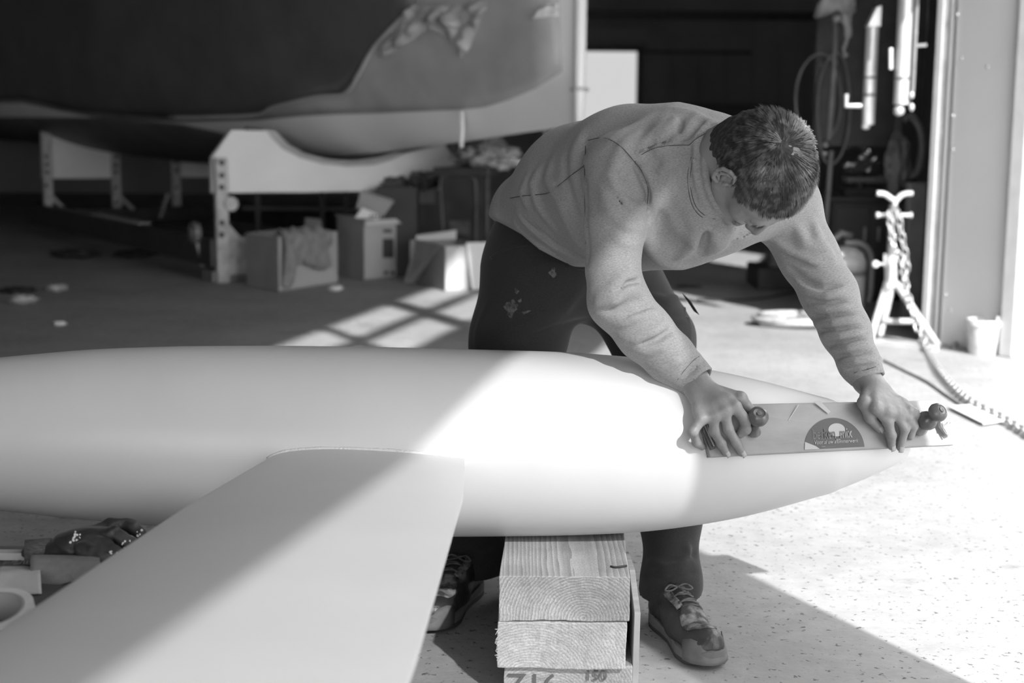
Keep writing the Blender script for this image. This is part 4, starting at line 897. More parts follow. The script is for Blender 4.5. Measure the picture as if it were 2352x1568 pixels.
# crate under the gloves
crate = thing('wooden_crate', 'dark low crate under the glove at the left edge', 'crate', (-.95, 2.1, 0))
M_crate = mat('dark_stained_board', .07, .6, .10, 8, stretch=(1, 5, 1))
for k in range(6):
    y0 = 1.45 + k * .19; b = MB(); b.box((-.93, y0 + .09, ZP - .01), (.74, .186, .02)); b.build('top_board', M_crate, crate, bevel=.002)
for y in (1.46, 2.58):
    b = MB(); b.box((-.93, y, (ZP - .02) / 2), (.72, .02, ZP - .02)); b.build('end_board', M_crate, crate, bevel=.002)
for x in (-1.28, -.58):
    b = MB(); b.box((x, 2.02, (ZP - .02) / 2), (.02, 1.10, ZP - .02)); b.build('side_board', M_crate, crate, bevel=.002)
# tape roll
tp = thing('tape_roll', 'large pale roll of masking tape at the left edge', 'tape', tuple(G(8, 1395, ZP)))
C0 = G(-12, 1450, ZP); ax = Vector((-.05, -.22, 1)).normalized()
ro, ri, ht = .064, .047, .048
C0 = C0 - ax * .0
b = MB(); b.lathe([(ri + .004, ht), (ro, ht), (ro + .001, ht * .5), (ro, 0), (ri + .004, 0)], C0 - ax * .012 + Vector((0, 0, .004)), ax, 64, cap=False); b.build('tape_winding', mat('pale_masking_tape', .62, .6, .56, 30, stretch=(1, 1, 20)), tp, smooth=True, angle=40)
b = MB(); b.lathe([(ri + .004, ht), (ri, ht), (ri, 0), (ri + .004, 0)], C0 - ax * .012 + Vector((0, 0, .004)), ax, 64, cap=False); b.build('cardboard_core', mat('grey_core', .30, .8), tp, smooth=True, angle=40)
b = MB(); P = C0 + ax * .01 + Vector((-.01, -ro - .001, 0)); b.box(P, (.04, .002, .018)); b.build('loose_label', mat('label_grey', .2, .6), tp)
# abrasive sheet folded
M_abr = mat('grey_abrasive_sheet', .22, .9, .27, 40, bump=.5, bscale=500); M_absk = mat('white_abrasive_back', .62, .8, .50, 12, bump=.2)
rows = []
for i in range(15):
    u = i / 14; row = []
    for k in range(13):
        v = k / 12
        top = Vector(D(lerp(84, 240, u), lerp(1281, 1283, u), 2.52)); botm = Vector(D(lerp(76, 235, u), lerp(1352, 1318, u), 2.36))
        P = top.lerp(botm, v); P.z += .028 * math.sin(v * PI) * (1 - .3 * u) + .004; P.y -= .02 * math.sin(v * PI); 
        if v > .8: P.z -= (v - .8) * .03
        row.append(P)
    rows.append(row)
b = MB(); b.grid(rows); o = b.build('abrasive_sheet', M_abr, None, smooth=True, solid=.0015); tag(o, 'grey sanding sheet folded over below the glove', 'sandpaper')
rows = []
for i in range(13):
    u = i / 12; row = []
    for k in range(11):
        v = k / 10; a = D(lerp(0, 92, u), lerp(1340, 1312, u) - 6 * math.sin(u * PI), 2.44); c = D(lerp(-10, 95, u), lerp(1378, 1350, u), 2.30)
        P = a.lerp(c, v); P.z = ZP + .004 + .014 * math.sin(v * PI) * (.5 + u * .5) + .003 * mnoise.noise(P * 40); row.append(P)
    rows.append(row)
b = MB(); b.grid(rows); bw = b.build('abrasive_sheet', M_absk, None, smooth=True, solid=.0012); tag(bw, 'torn white paper back of a sanding sheet between tape and glove', 'sandpaper')
for txt, px, py in (('S II', 30, 1340), ('P40', 8, 1356)):
    P = D(px, py, 2.40); P.z = ZP + .022; text_obj(txt, .022, M_stamp, P, (1, .25, 0), (-.25, 1, .1), 'print', bw, ext=.0004)
# batten
b = MB(); a = D(-30, 1286, 2.50); c = D(82, 1304, 2.50); a.z = c.z = ZP + .008; b.bar(a, c, .026, .014); o = b.build('wooden_batten', M_card, None, bevel=.002); tag(o, 'thin pale wooden batten poking out from under the glove cuff', 'batten')
# ================================================================== implicit surface modeller
class SDF:
    def __init__(s): s.p = []
    def seg(s, a, b, ra, rb=None, k=.02, flat=None, fs=1.0, op='u'):
        s.p.append(('seg', np.array(a, float), np.array(b, float), ra, ra if rb is None else rb, k, None if flat is None else np.array(Vector(flat).normalized()), fs, op)); return s
    def chain(s, pts, rs, k=.01, op='u', flat=None, fs=1.0):
        for i in range(len(pts) - 1): s.seg(pts[i], pts[i + 1], rs[i], rs[i + 1], k, flat, fs, op)
        return s
    def ell(s, c, axes, rad, k=.02, op='u'):
        A = np.array([list(Vector(a).normalized()) for a in axes]); s.p.append(('ell', np.array(c, float), A, np.array(rad, float), k, op)); return s
    def plane(s, c, n, k=.003): s.p.append(('plane', np.array(c, float), np.array(Vector(n).normalized()), k)); return s
    def disp(s, pts, w, amp, both=False): s.p.append(('disp', [np.array(q, float) for q in pts], w, amp)); return s
    def noise(s, f): s.p.append(('fn', f)); return s
    def __call__(s, P):
        N = len(P); d = np.full(N, .25)
        for q in s.p:
            t = q[0]
            if t == 'seg':
                _, a, b, ra, rb, k, fl, fs, op = q
                m = (a + b) / 2; R = np.linalg.norm(b - a) / 2 + max(ra, rb) + k + .05
                I = np.nonzero(((P - m) ** 2).sum(1) < R * R)[0]
                if not len(I): continue
                X = P[I] - a; ab = b - a; h = np.clip(X @ ab / max(ab @ ab, 1e-12), 0, 1); v = X - h[:, None] * ab
                l2 = (v * v).sum(1)
                if fl is not None: l2 = l2 + (fs * fs - 1) * (v @ fl) ** 2
                e = np.sqrt(l2) - (ra + (rb - ra) * h)
                if fl is not None and fs > 1: e = e / (1 + (fs - 1) * .35)
            elif t == 'ell':
                _, c, A, rad, k, op = q
                R = rad.max() + k + .05; I = np.nonzero(((P - c) ** 2).sum(1) < R * R)[0]
                if not len(I): continue
                X = (P[I] - c) @ A.T; k0 = np.sqrt(((X / rad) ** 2).sum(1)) + 1e-9; k1 = np.sqrt(((X / rad ** 2) ** 2).sum(1)) + 1e-9; e = k0 * (k0 - 1) / k1
            elif t == 'plane':
                _, c, n, k = q; e = (P - c) @ n; hh = np.clip(.5 - .5 * (e - d) / k, 0, 1); d = e * (1 - hh) + d * hh + k * hh * (1 - hh); continue
            elif t == 'disp':
                _, pts, w, amp = q; best = None; lo = np.min(pts, 0) - 3 * w; hi = np.max(pts, 0) + 3 * w
                I = np.nonzero(((P > lo) & (P < hi)).all(1))[0]
                if not len(I): continue
                X0 = P[I]; n = len(pts) - 1
                for i in range(n):
                    a, b = pts[i], pts[i + 1]; X = X0 - a; ab = b - a; h = np.clip(X @ ab / max(ab @ ab, 1e-12), 0, 1); v = X - h[:, None] * ab
                    g = (i + h) / n; tap = np.sin(np.clip(g, 0.0, 1) * PI * .94 + .09) ** .6
                    e = np.exp(-((v * v).sum(1) / (w * w)) ** .85) * tap; best = e if best is None else np.maximum(best, e)
                d[I] -= amp * best; continue
            elif t == 'fn': d = q[1](P, d); continue
            dd = d[I]
            if op == 'u':
                if k > 0: h = np.clip(.5 + .5 * (dd - e) / k, 0, 1); d[I] = dd * (1 - h) + e * h - k * h * (1 - h)
                else: d[I] = np.minimum(dd, e)
            else:
                h = np.clip(.5 - .5 * (dd + e) / k, 0, 1); d[I] = dd * (1 - h) - e * h + k * h * (1 - h)
        return d
def sdf_mesh(name, f, lo, hi, h, m, parent=None, B=8, slack=2.0):
    lo = np.array(lo, float); hi = np.array(hi, float); nb = np.ceil((hi - lo) / (B * h)).astype(int); bs = B * h
    g = np.stack(np.meshgrid(*[np.arange(k) for k in nb], indexing='ij'), -1).reshape(-1, 3)
    act = g[np.abs(f(lo + (g + .5) * bs)) < bs * .87 * slack]
    NX, NY, NZ = (nb + 1) * B + 2; o = np.arange(B + 1); cr = np.stack(np.meshgrid(o, o, o, indexing='ij'), -1).reshape(-1, 3)
    VK, VP, FQ = [], [], []
    for c0 in range(0, len(act), 400):
        A = act[c0:c0 + 400]; gi = (A[:, None, :] * B + cr[None]); v = f((lo + gi * h).reshape(-1, 3)).reshape(len(A), B + 1, B + 1, B + 1); ins = v < 0
        keyof = lambda x, y, z: (x.astype(np.int64) * NY + y) * NZ + z
        cnt = sum(ins[:, i:B + i, j:B + j, k:B + k].astype(int) for i in (0, 1) for j in (0, 1) for k in (0, 1))
        bi, ci, cj, ck = np.nonzero((cnt > 0) & (cnt < 8))
        acc = np.zeros((len(bi), 3)); num = np.zeros(len(bi))
        for ax in range(3):
            for s in (0, 1):
                for t in (0, 1):
                    a = [0, 0, 0]; ot = [q for q in range(3) if q != ax]; a[ot[0]] = s; a[ot[1]] = t; b2 = list(a); b2[ax] = 1
                    va = v[bi, ci + a[0], cj + a[1], ck + a[2]]; vb = v[bi, ci + b2[0], cj + b2[1], ck + b2[2]]; x = (va < 0) != (vb < 0)
                    tt = np.where(x, va / np.where(x, va - vb, 1), 0); p = np.zeros((len(bi), 3)); p[:, ot[0]] = s; p[:, ot[1]] = t; p[:, ax] = tt
                    acc += p * x[:, None]; num += x
        base = A[bi] * B + np.stack([ci, cj, ck], 1)
        VP.append(lo + (base + acc / num[:, None]) * h); VK.append(keyof(base[:, 0], base[:, 1], base[:, 2]))
        for ax in range(3):
            sl0 = [slice(0, B)] * 3; sl1 = list(sl0); sl1[ax] = slice(1, B + 1)
            x = ins[(slice(None),) + tuple(sl0)] != ins[(slice(None),) + tuple(sl1)]
            e = np.nonzero(x); gb = A[e[0]] * B + np.stack(e[1:], 1); inside0 = ins[(slice(None),) + tuple(sl0)][e]
            u, w_ = [(1, 2), (2, 0), (0, 1)][ax]; q = []
            for du, dw in ((-1, -1), (0, -1), (0, 0), (-1, 0)):
                c = gb.copy(); c[:, u] += du; c[:, w_] += dw; q.append(keyof(c[:, 0], c[:, 1], c[:, 2]))
            q = np.stack(q, 1); q[~inside0] = q[~inside0][:, ::-1]; FQ.append(q)
    VK = np.concatenate(VK); VP = np.concatenate(VP); FQ = np.concatenate(FQ); od = np.argsort(VK); VK = VK[od]; VP = VP[od]
    ix = np.searchsorted(VK, FQ); ix = np.clip(ix, 0, len(VK) - 1); ok = (VK[ix] == FQ).all(1); F = ix[ok]
    off = Vector((0, 0, 0)); q = parent
    while q is not None: off += q.location; q = q.parent
    VP = VP - np.array(off)
    me = bpy.data.meshes.new(name); me.vertices.add(len(VP)); me.vertices.foreach_set('co', VP.ravel().astype(np.float32))
    me.loops.add(len(F) * 4); me.loops.foreach_set('vertex_index', F.ravel().astype(np.int32)); me.polygons.add(len(F))
    me.polygons.foreach_set('loop_start', np.arange(len(F), dtype=np.int32) * 4); me.update(calc_edges=True); me.validate()
    me.polygons.foreach_set('use_smooth', [True] * len(F)); me.materials.append(m)
    ob = bpy.data.objects.new(name, me); COL.objects.link(ob)
    if parent: ob.parent = parent
    return ob
def hit(f, px, py, y0=2.2, y1=4.2, off=0.0):     # first point of the surface along a sight line
    r = np.array(ray(px, py)); t = np.linspace(y0 / r[1], y1 / r[1], 400); P = np.array(CAM) + t[:, None] * r; v = f(P); k = np.nonzero(v < 0)[0]
    if not len(k): 
        k = int(np.argmin(v)); return Vector(P[k])
    k = k[0]; a = t[max(k - 1, 0)]; b = t[k]
    for _ in range(8):
        m = (a + b) / 2; 
        if f((np.array(CAM) + m * r)[None])[0] < 0: b = m
        else: a = m
    return Vector(np.array(CAM) + (a - off) * r)
# ================================================================== THE MAN
M_skin = mat('skin', .18, .45, .25, 12, bump=.2, bscale=160, sub=.1)
M_hair = mat('hair_strands', .03, .3, .17, 60, detail=3, lo=.45, hi=.75)  # bright end of the range paints highlights into the strands
M_scalp = mat('hair_base', .018, .8, .04, 120)
def cloth_mat(name, g, g2, weave=900, st=(1, 1, 1), bump=.25, rough=.9):
    m = bpy.data.materials.new(name); m.use_nodes = True; t = m.node_tree; L = t.links; b = t.nodes['Principled BSDF']
    co = t.nodes.new('ShaderNodeTexCoord'); mp = t.nodes.new('ShaderNodeMapping'); mp.inputs['Scale'].default_value = st; L.new(co.outputs['Object'], mp.inputs[0])
    n = t.nodes.new('ShaderNodeTexNoise'); n.inputs['Scale'].default_value = weave; n.inputs['Detail'].default_value = 2; L.new(mp.outputs[0], n.inputs[0])
    r = t.nodes.new('ShaderNodeValToRGB'); e = r.color_ramp.elements; e[0].position = .35; e[0].color = (g,) * 3 + (1,); e[1].position = .65; e[1].color = (g2,) * 3 + (1,); L.new(n.outputs['Fac'], r.inputs[0]); L.new(r.outputs[0], b.inputs['Base Color'])
    b.inputs['Roughness'].default_value = rough; b.inputs['Specular IOR Level'].default_value = .2; b.inputs['Sheen Weight'].default_value = .15
    bp = t.nodes.new('ShaderNodeBump'); bp.inputs['Strength'].default_value = bump; bp.inputs['Distance'].default_value = .001; L.new(n.outputs['Fac'], bp.inputs['Height']); L.new(bp.outputs[0], b.inputs['Normal'])
    return m
M_shirt = cloth_mat('heather_grey_jersey', .20, .30, 600, (.35, .35, 1.8))
M_trouser = cloth_mat('dark_work_cotton', .021, .036, 700, bump=.15)
HC = D(1756, 398, 2.84)                        # cranium centre
HU = Vector((.554, -.829, .071)).normalized(); HF = Vector((.226, .067, -.972)); HF = (HF - HU * HF.dot(HU)).normalized()
HR = HU.cross(HF); HR = -HR if HR.y > 0 else HR
HS = 1.07
def H(x, y, z): return HC + (HR * x + HF * y + HU * z) * HS
def hax(): return (HR, HF, HU)
man = thing('person', 'man in grey long-sleeved shirt and dark trousers bending over the keel, sanding', 'person', (.25, 3.35, 0))

# skeleton (all in world space)
nb = D(1640, 420, 3.02)
shR = D(1432, 392, 3.0); elR = D(1418, 688, 2.90); wrR = D(1592, 872, 2.865)
shL = D(1800, 470, 3.16); elL = D(1900, 668, 3.09); wrL = D(1990, 872, 2.965)
# sanding board plane
NL, NR_, FR, FL_ = D(1631, 1050, 2.785), D(2192, 1022, 2.925), D(2153, 919, 2.955), D(1603, 930, 2.81)
BN = (NR_ - NL).cross(FL_ - NL).normalized(); BN = -BN if BN.y > 0 else BN
BX = (NR_ - NL).normalized()
def Bd(px, py, off=0.0):
    r = ray(px, py); t = (NL + BN * off - CAM).dot(BN) / r.dot(BN); return CAM + r * t
skin = SDF()
# head
skin.ell(H(0, -.010, .010), hax(), [.0755 * HS, .096 * HS, .086 * HS], k=.0)
skin.ell(H(0, .032, .002), hax(), [.064 * HS, .058 * HS, .058 * HS], k=.02)
skin.seg(H(0, .040, -.040), H(0, .048, -.088), .050, .036, k=.03)
for s in (1, -1):
    skin.seg(H(s * .054, .005, -.060), H(s * .022, .066, -.108), .021, .017, k=.025)
    skin.seg(H(s * .046, .060, -.036), H(s * .030, .072, -.046), .019, .016, k=.02)
skin.seg(H(-.010, .080, -.112), H(.010, .080, -.112), .016, k=.02)
skin.seg(H(-.034, .0835, -.006), H(.034, .0835, -.006), .0105, k=.014)
for s in (1, -1): skin.ell(H(s * .032, .098, -.024), hax(), [.017, .016, .012], k=.012, op='s')
skin.seg(H(0, .090, -.014), H(0, .108, -.050), .0085, .0115, k=.012)
for s in (1, -1): skin.seg(H(s * .010, .099, -.054), H(s * .012, .096, -.055), .0075, k=.006)
for s in (1, -1):
    skin.ell(H(s * .032, .078, -.024), hax(), [.0135, .0135, .0125], k=.003)
    skin.seg(H(s * .044, .079, -.0215), H(s * .020, .084, -.0205), .0035, k=.004)     # upper lid
    skin.seg(H(s * .043, .077, -.031), H(s * .021, .082, -.031), .0026, k=.004)
skin.seg(H(-.019, .0905, -.077), H(.019, .0905, -.077), .0055, k=.006); skin.seg(H(-.016, .089, -.086), H(.016, .089, -.086), .0062, k=.006)
skin.seg(H(-.022, .0965, -.0815), H(.022, .0965, -.0815), .0022, k=.003, op='s')
# ears
for s in (1, -1):
    ex = .0765
    def E(y, z, x=0.0, s=s): return H(s * (ex + x + .20 * (-.012 - y)), y - .012, z - .018)
    skin.ell(E(0, -.002, -.004), hax(), [.007, .015, .027], k=.004)
    hel = [E(.012, -.008, .004), E(.015, .008, .005), E(.011, .022, .008), E(0, .031, .010), E(-.012, .027, .013), E(-.019, .012, .014), E(-.018, -.004, .013), E(-.012, -.018, .010), E(-.003, -.029, .006), E(.006, -.029, .003)]
    skin.chain(hel, [.0032, .0036, .0040, .0042, .0042, .0042, .0040, .0040, .0052, .0050], k=.003)
    skin.chain([E(.004, .020, .006), E(-.007, .014, .009), E(-.010, 0, .010), E(-.006, -.013, .008), E(.002, -.018, .006)], [.0028, .0032, .0034, .0034, .0032], k=.003)
    skin.ell(E(.001, -.002, .009), hax(), [.009, .0065, .011], k=.003, op='s')
    skin.seg(E(.013, -.004, .007), E(.012, -.011, .007), .0038, k=.003)
# neck creases, neck, shoulders, arms
skin.seg(H(0, -.045, -.030), H(0, -.042, -.085), .060, .060, k=.03)
skin.seg(H(0, -.040, -.080), nb, .060, .070, k=.02)
skin.chain([nb, shR], [.07, .075], k=.03); skin.chain([nb, shL], [.07, .07], k=.03)
skin.chain([shR, elR], [.050, .040], k=.02); skin.chain([elR, elR.lerp(wrR, .35), wrR], [.040, .042, .0275], k=.01)
skin.chain([shL, elL], [.050, .040], k=.02); skin.chain([elL, elL.lerp(wrL, .35), wrL], [.040, .042, .0265], k=.01)
def finger(pts, rs, k=.005):
    skin.chain(pts, rs, k=k)
    for i in range(1, len(pts) - 1): skin.seg(pts[i], pts[i], rs[i] * 1.07, rs[i] * 1.07, k=.004)
    a, b_ = Vector(pts[-2]), Vector(pts[-1])
# right hand on the left knob (photo left)
def hp(px, py, off): return Bd(px, py, off)
kR = [hp(1612, 962, .030), hp(1640, 955, .036), hp(1664, 944, .040), hp(1688, 934, .040)]    # little, ring, middle, index knuckles
for kk, rr in zip(kR, (.0125, .0135, .014, .014)): skin.seg(wrR + (kk - wrR) * .10, kk, .018, rr, k=.016)
skin.seg(wrR, wrR + (kR[1] - wrR) * .35, .027, .022, k=.02, flat=BN, fs=1.25)
for i in range(3): skin.seg(kR[i].lerp(wrR, .18), kR[i + 1].lerp(wrR, .18), .0135, k=.012)
finger([kR[0], hp(1592, 992, .026), hp(1600, 1016, .006), hp(1613, 1026, -.006)], [.0105, .0092, .0085, .0072])
finger([kR[1], hp(1640, 990, .026), hp(1656, 1018, .014), hp(1668, 1040, .004)], [.0112, .0100, .0092, .0078])
finger([kR[2], hp(1672, 985, .030), hp(1690, 1015, .016), hp(1704, 1040, .004)], [.0115, .0102, .0094, .0080])
finger([kR[3], hp(1712, 965, .030), hp(1712, 985, .016), hp(1700, 996, .008)], [.0120, .0112, .0108, .0095])
finger([wrR.lerp(kR[3], .35), hp(1700, 915, .020), hp(1728, 950, .006), hp(1732, 975, .008)], [.0155, .0135, .0112, .0092])
# left hand (photo right)
kL = [hp(2088, 942, .034), hp(2062, 946, .038), hp(2038, 944, .040), hp(2012, 936, .038)]     # little .. index
for kk, rr in zip(kL, (.012, .013, .0138, .0138)): skin.seg(wrL + (kk - wrL) * .10, kk, .017, rr, k=.016)
skin.seg(wrL, wrL + (kL[1] - wrL) * .35, .026, .022, k=.02, flat=BN, fs=1.25)
for i in range(3): skin.seg(kL[i].lerp(wrL, .18), kL[i + 1].lerp(wrL, .18), .0132, k=.012)
finger([kL[3], hp(2040, 968, .030), hp(2047, 1000, .020), hp(2048, 1025, .004)], [.0118, .0106, .0098, .0082])
finger([kL[2], hp(2062, 955, .032), hp(2078, 985, .022), hp(2068, 1028, .002)], [.0116, .0104, .0096, .0080])
finger([kL[1], hp(2085, 958, .030), hp(2098, 978, .018), hp(2092, 1002, .006)], [.0110, .0100, .0092, .0080])
finger([kL[0], hp(2100, 948, .028), hp(2110, 962, .016), hp(2104, 984, .006)], [.0102, .0092, .0086, .0074])
finger([wrL.lerp(kL[3], .30) , hp(1985, 925, .022), hp(1998, 958, .014), hp(2020, 984, .008)], [.0150, .0132, .0112, .0092])
# tendons and veins on the backs of the hands
for wv, kn in ((wrR, kR), (wrL, kL)):
    for q in kn[1:]:
        a = Vector(wv).lerp(q, .35) + BN * .016; skin.disp([a, Vector(wv).lerp(q, .65) + BN * .016, q + BN * .012], .004, .0016)
body = sdf_mesh('body', skin, (.10, 2.55, .38), (1.20, 3.40, 1.35), .0026, M_skin, man)
# finger nails
M_nail = mat('finger_nail', .33, .3)
def nail(p0, p1, r):
    d = (p1 - p0).normalized(); s_ = d.cross(BN).normalized(); n_ = s_.cross(d).normalized(); n_ = n_ if n_.dot(BN) > 0 else -n_
    c = p1 + n_ * (r * .80) + d * r * .05; b = MB(); rows = []
    for i in range(5):
        u = i / 4 - .5; rows.append([c + d * (u * r * 1.9) + s_ * (v * r * 1.35) + n_ * (r * .22 * (1 - (2 * v) ** 2) - r * .12 * (2 * u) ** 2) for v in np.linspace(-.5, .5, 6)])
    b.grid(rows); return b.build('finger_nail', M_nail, body, smooth=True, solid=.0008)
for a, c, r in ((hp(1656, 1018, .014), hp(1668, 1040, .004), .0078), (hp(1690, 1015, .016), hp(1704, 1040, .004), .0080), (hp(2047, 1000, .020), hp(2048, 1025, .004), .0082), (hp(2078, 985, .022), hp(2068, 1028, .002), .0080), (hp(1998, 958, .014), hp(2020, 984, .008), .0092)): nail(Vector(a), Vector(c), r)

# ---- shirt
shirt = SDF()
shirt.seg(D(1235, 498, 3.45), D(1340, 448, 3.33), .118, .162, k=.0)
shirt.seg(D(1340, 448, 3.33), D(1455, 432, 3.17), .162, .178, k=.03)
shirt.seg(D(1455, 432, 3.17), D(1565, 428, 3.08), .178, .170, k=.03)
shirt.seg(D(1565, 428, 3.08), D(1640, 425, 3.05), .170, .135, k=.04)
shirt.seg(D(1640, 425, 3.05), shL, .125, .080, k=.05)
sa = [shR + Vector((-.005, 0, .0)), D(1413, 520, 2.93), D(1408, 620, 2.90), D(1420, 690, 2.895)]
shirt.chain(sa[:2], [.082, .0625], k=.022); shirt.chain(sa[1:], [.0625, .0545, .060], k=.012)
fa = [D(1420, 690, 2.895), D(1482, 765, 2.89), D(1540, 822, 2.88), D(1585, 860, 2.872), D(1600, 874, 2.862)]
shirt.chain(fa, [.060, .056, .050, .038, .034], k=.02)
la = [D(1795, 470, 3.17), D(1858, 590, 3.13), D(1905, 675, 3.09), D(1942, 760, 3.035), D(1974, 835, 2.985), D(1990, 866, 2.968)]
shirt.chain(la, [.078, .062, .058, .050, .040, .0325], k=.025)
# cuffs
for w0, w1, r in ((D(1578, 852, 2.876), D(1606, 878, 2.860), .0405), (D(1984, 842, 2.98), D(1996, 872, 2.966), .0375)):
    d_ = (w1 - w0).normalized(); shirt.seg(w0, w1, r, r * .96, k=.004)
    shirt.p.append(('fn', (lambda P, d, w1=np.array(w1), d_=np.array(d_): np.where((((P - w1) ** 2).sum(1) < .1 ** 2), np.maximum(d, (P - w1) @ d_), d))))
    shirt.seg(w1, w1 + d_ * .05, r * .82, r * .82, k=.002, op='s')
    shirt.disp([w0 - d_ * .003 + Vector((-.03, 0, -.03)), w0 - d_ * .003 + Vector((.03, 0, .03))], .004, -.0)
for w0, w1, r in ((D(1578, 852, 2.876), D(1606, 878, 2.860), .0405), (D(1984, 842, 2.98), D(1996, 872, 2.966), .0375)):
    d_ = (w1 - w0).normalized(); u_, v_ = frame_of(d_); shirt.chain([w0 - d_ * .004 + (u_ * math.cos(a) + v_ * math.sin(a)) * (r + .0005) for a in np.linspace(0, 2 * PI, 17)], [.0035] * 17, k=.003)
# collar ring round the neck opening
nk0 = Vector(H(0, -.04, -.075)); nax = Vector((.76, -.62, .04)).normalized()
RC = D(1674, 395, 2.95)
cu = (Vector((0, 0, 1)) - nax * nax.z).normalized(); cv = nax.cross(cu)
ring = [RC + cu * (.094 * math.cos(a)) + cv * (.090 * math.sin(a)) - nax * (.012 * math.cos(a)) for a in np.linspace(0, 2 * PI, 25)]
shirt.seg(D(1600, 420, 3.05), RC - nax * .02, .14, .093, k=.03)
shirt.p.append(('fn', lambda P, d, c=np.array(RC), n=np.array(nax): np.where(((P - c) ** 2).sum(1) < .14 ** 2, np.maximum(d, (P - c) @ n - .004), d)))
shirt.chain(ring, [.0075] * 25, k=.006)
shirt.chain([p - nax * .022 + (p - RC).normalized() * .006 for p in ring], [.0045] * 25, k=.004)
shirt.seg(RC - nax * .055, RC + nax * .08, .080, .084, k=.008, op='s')
base_shirt = SDF(); base_shirt.p = list(shirt.p)
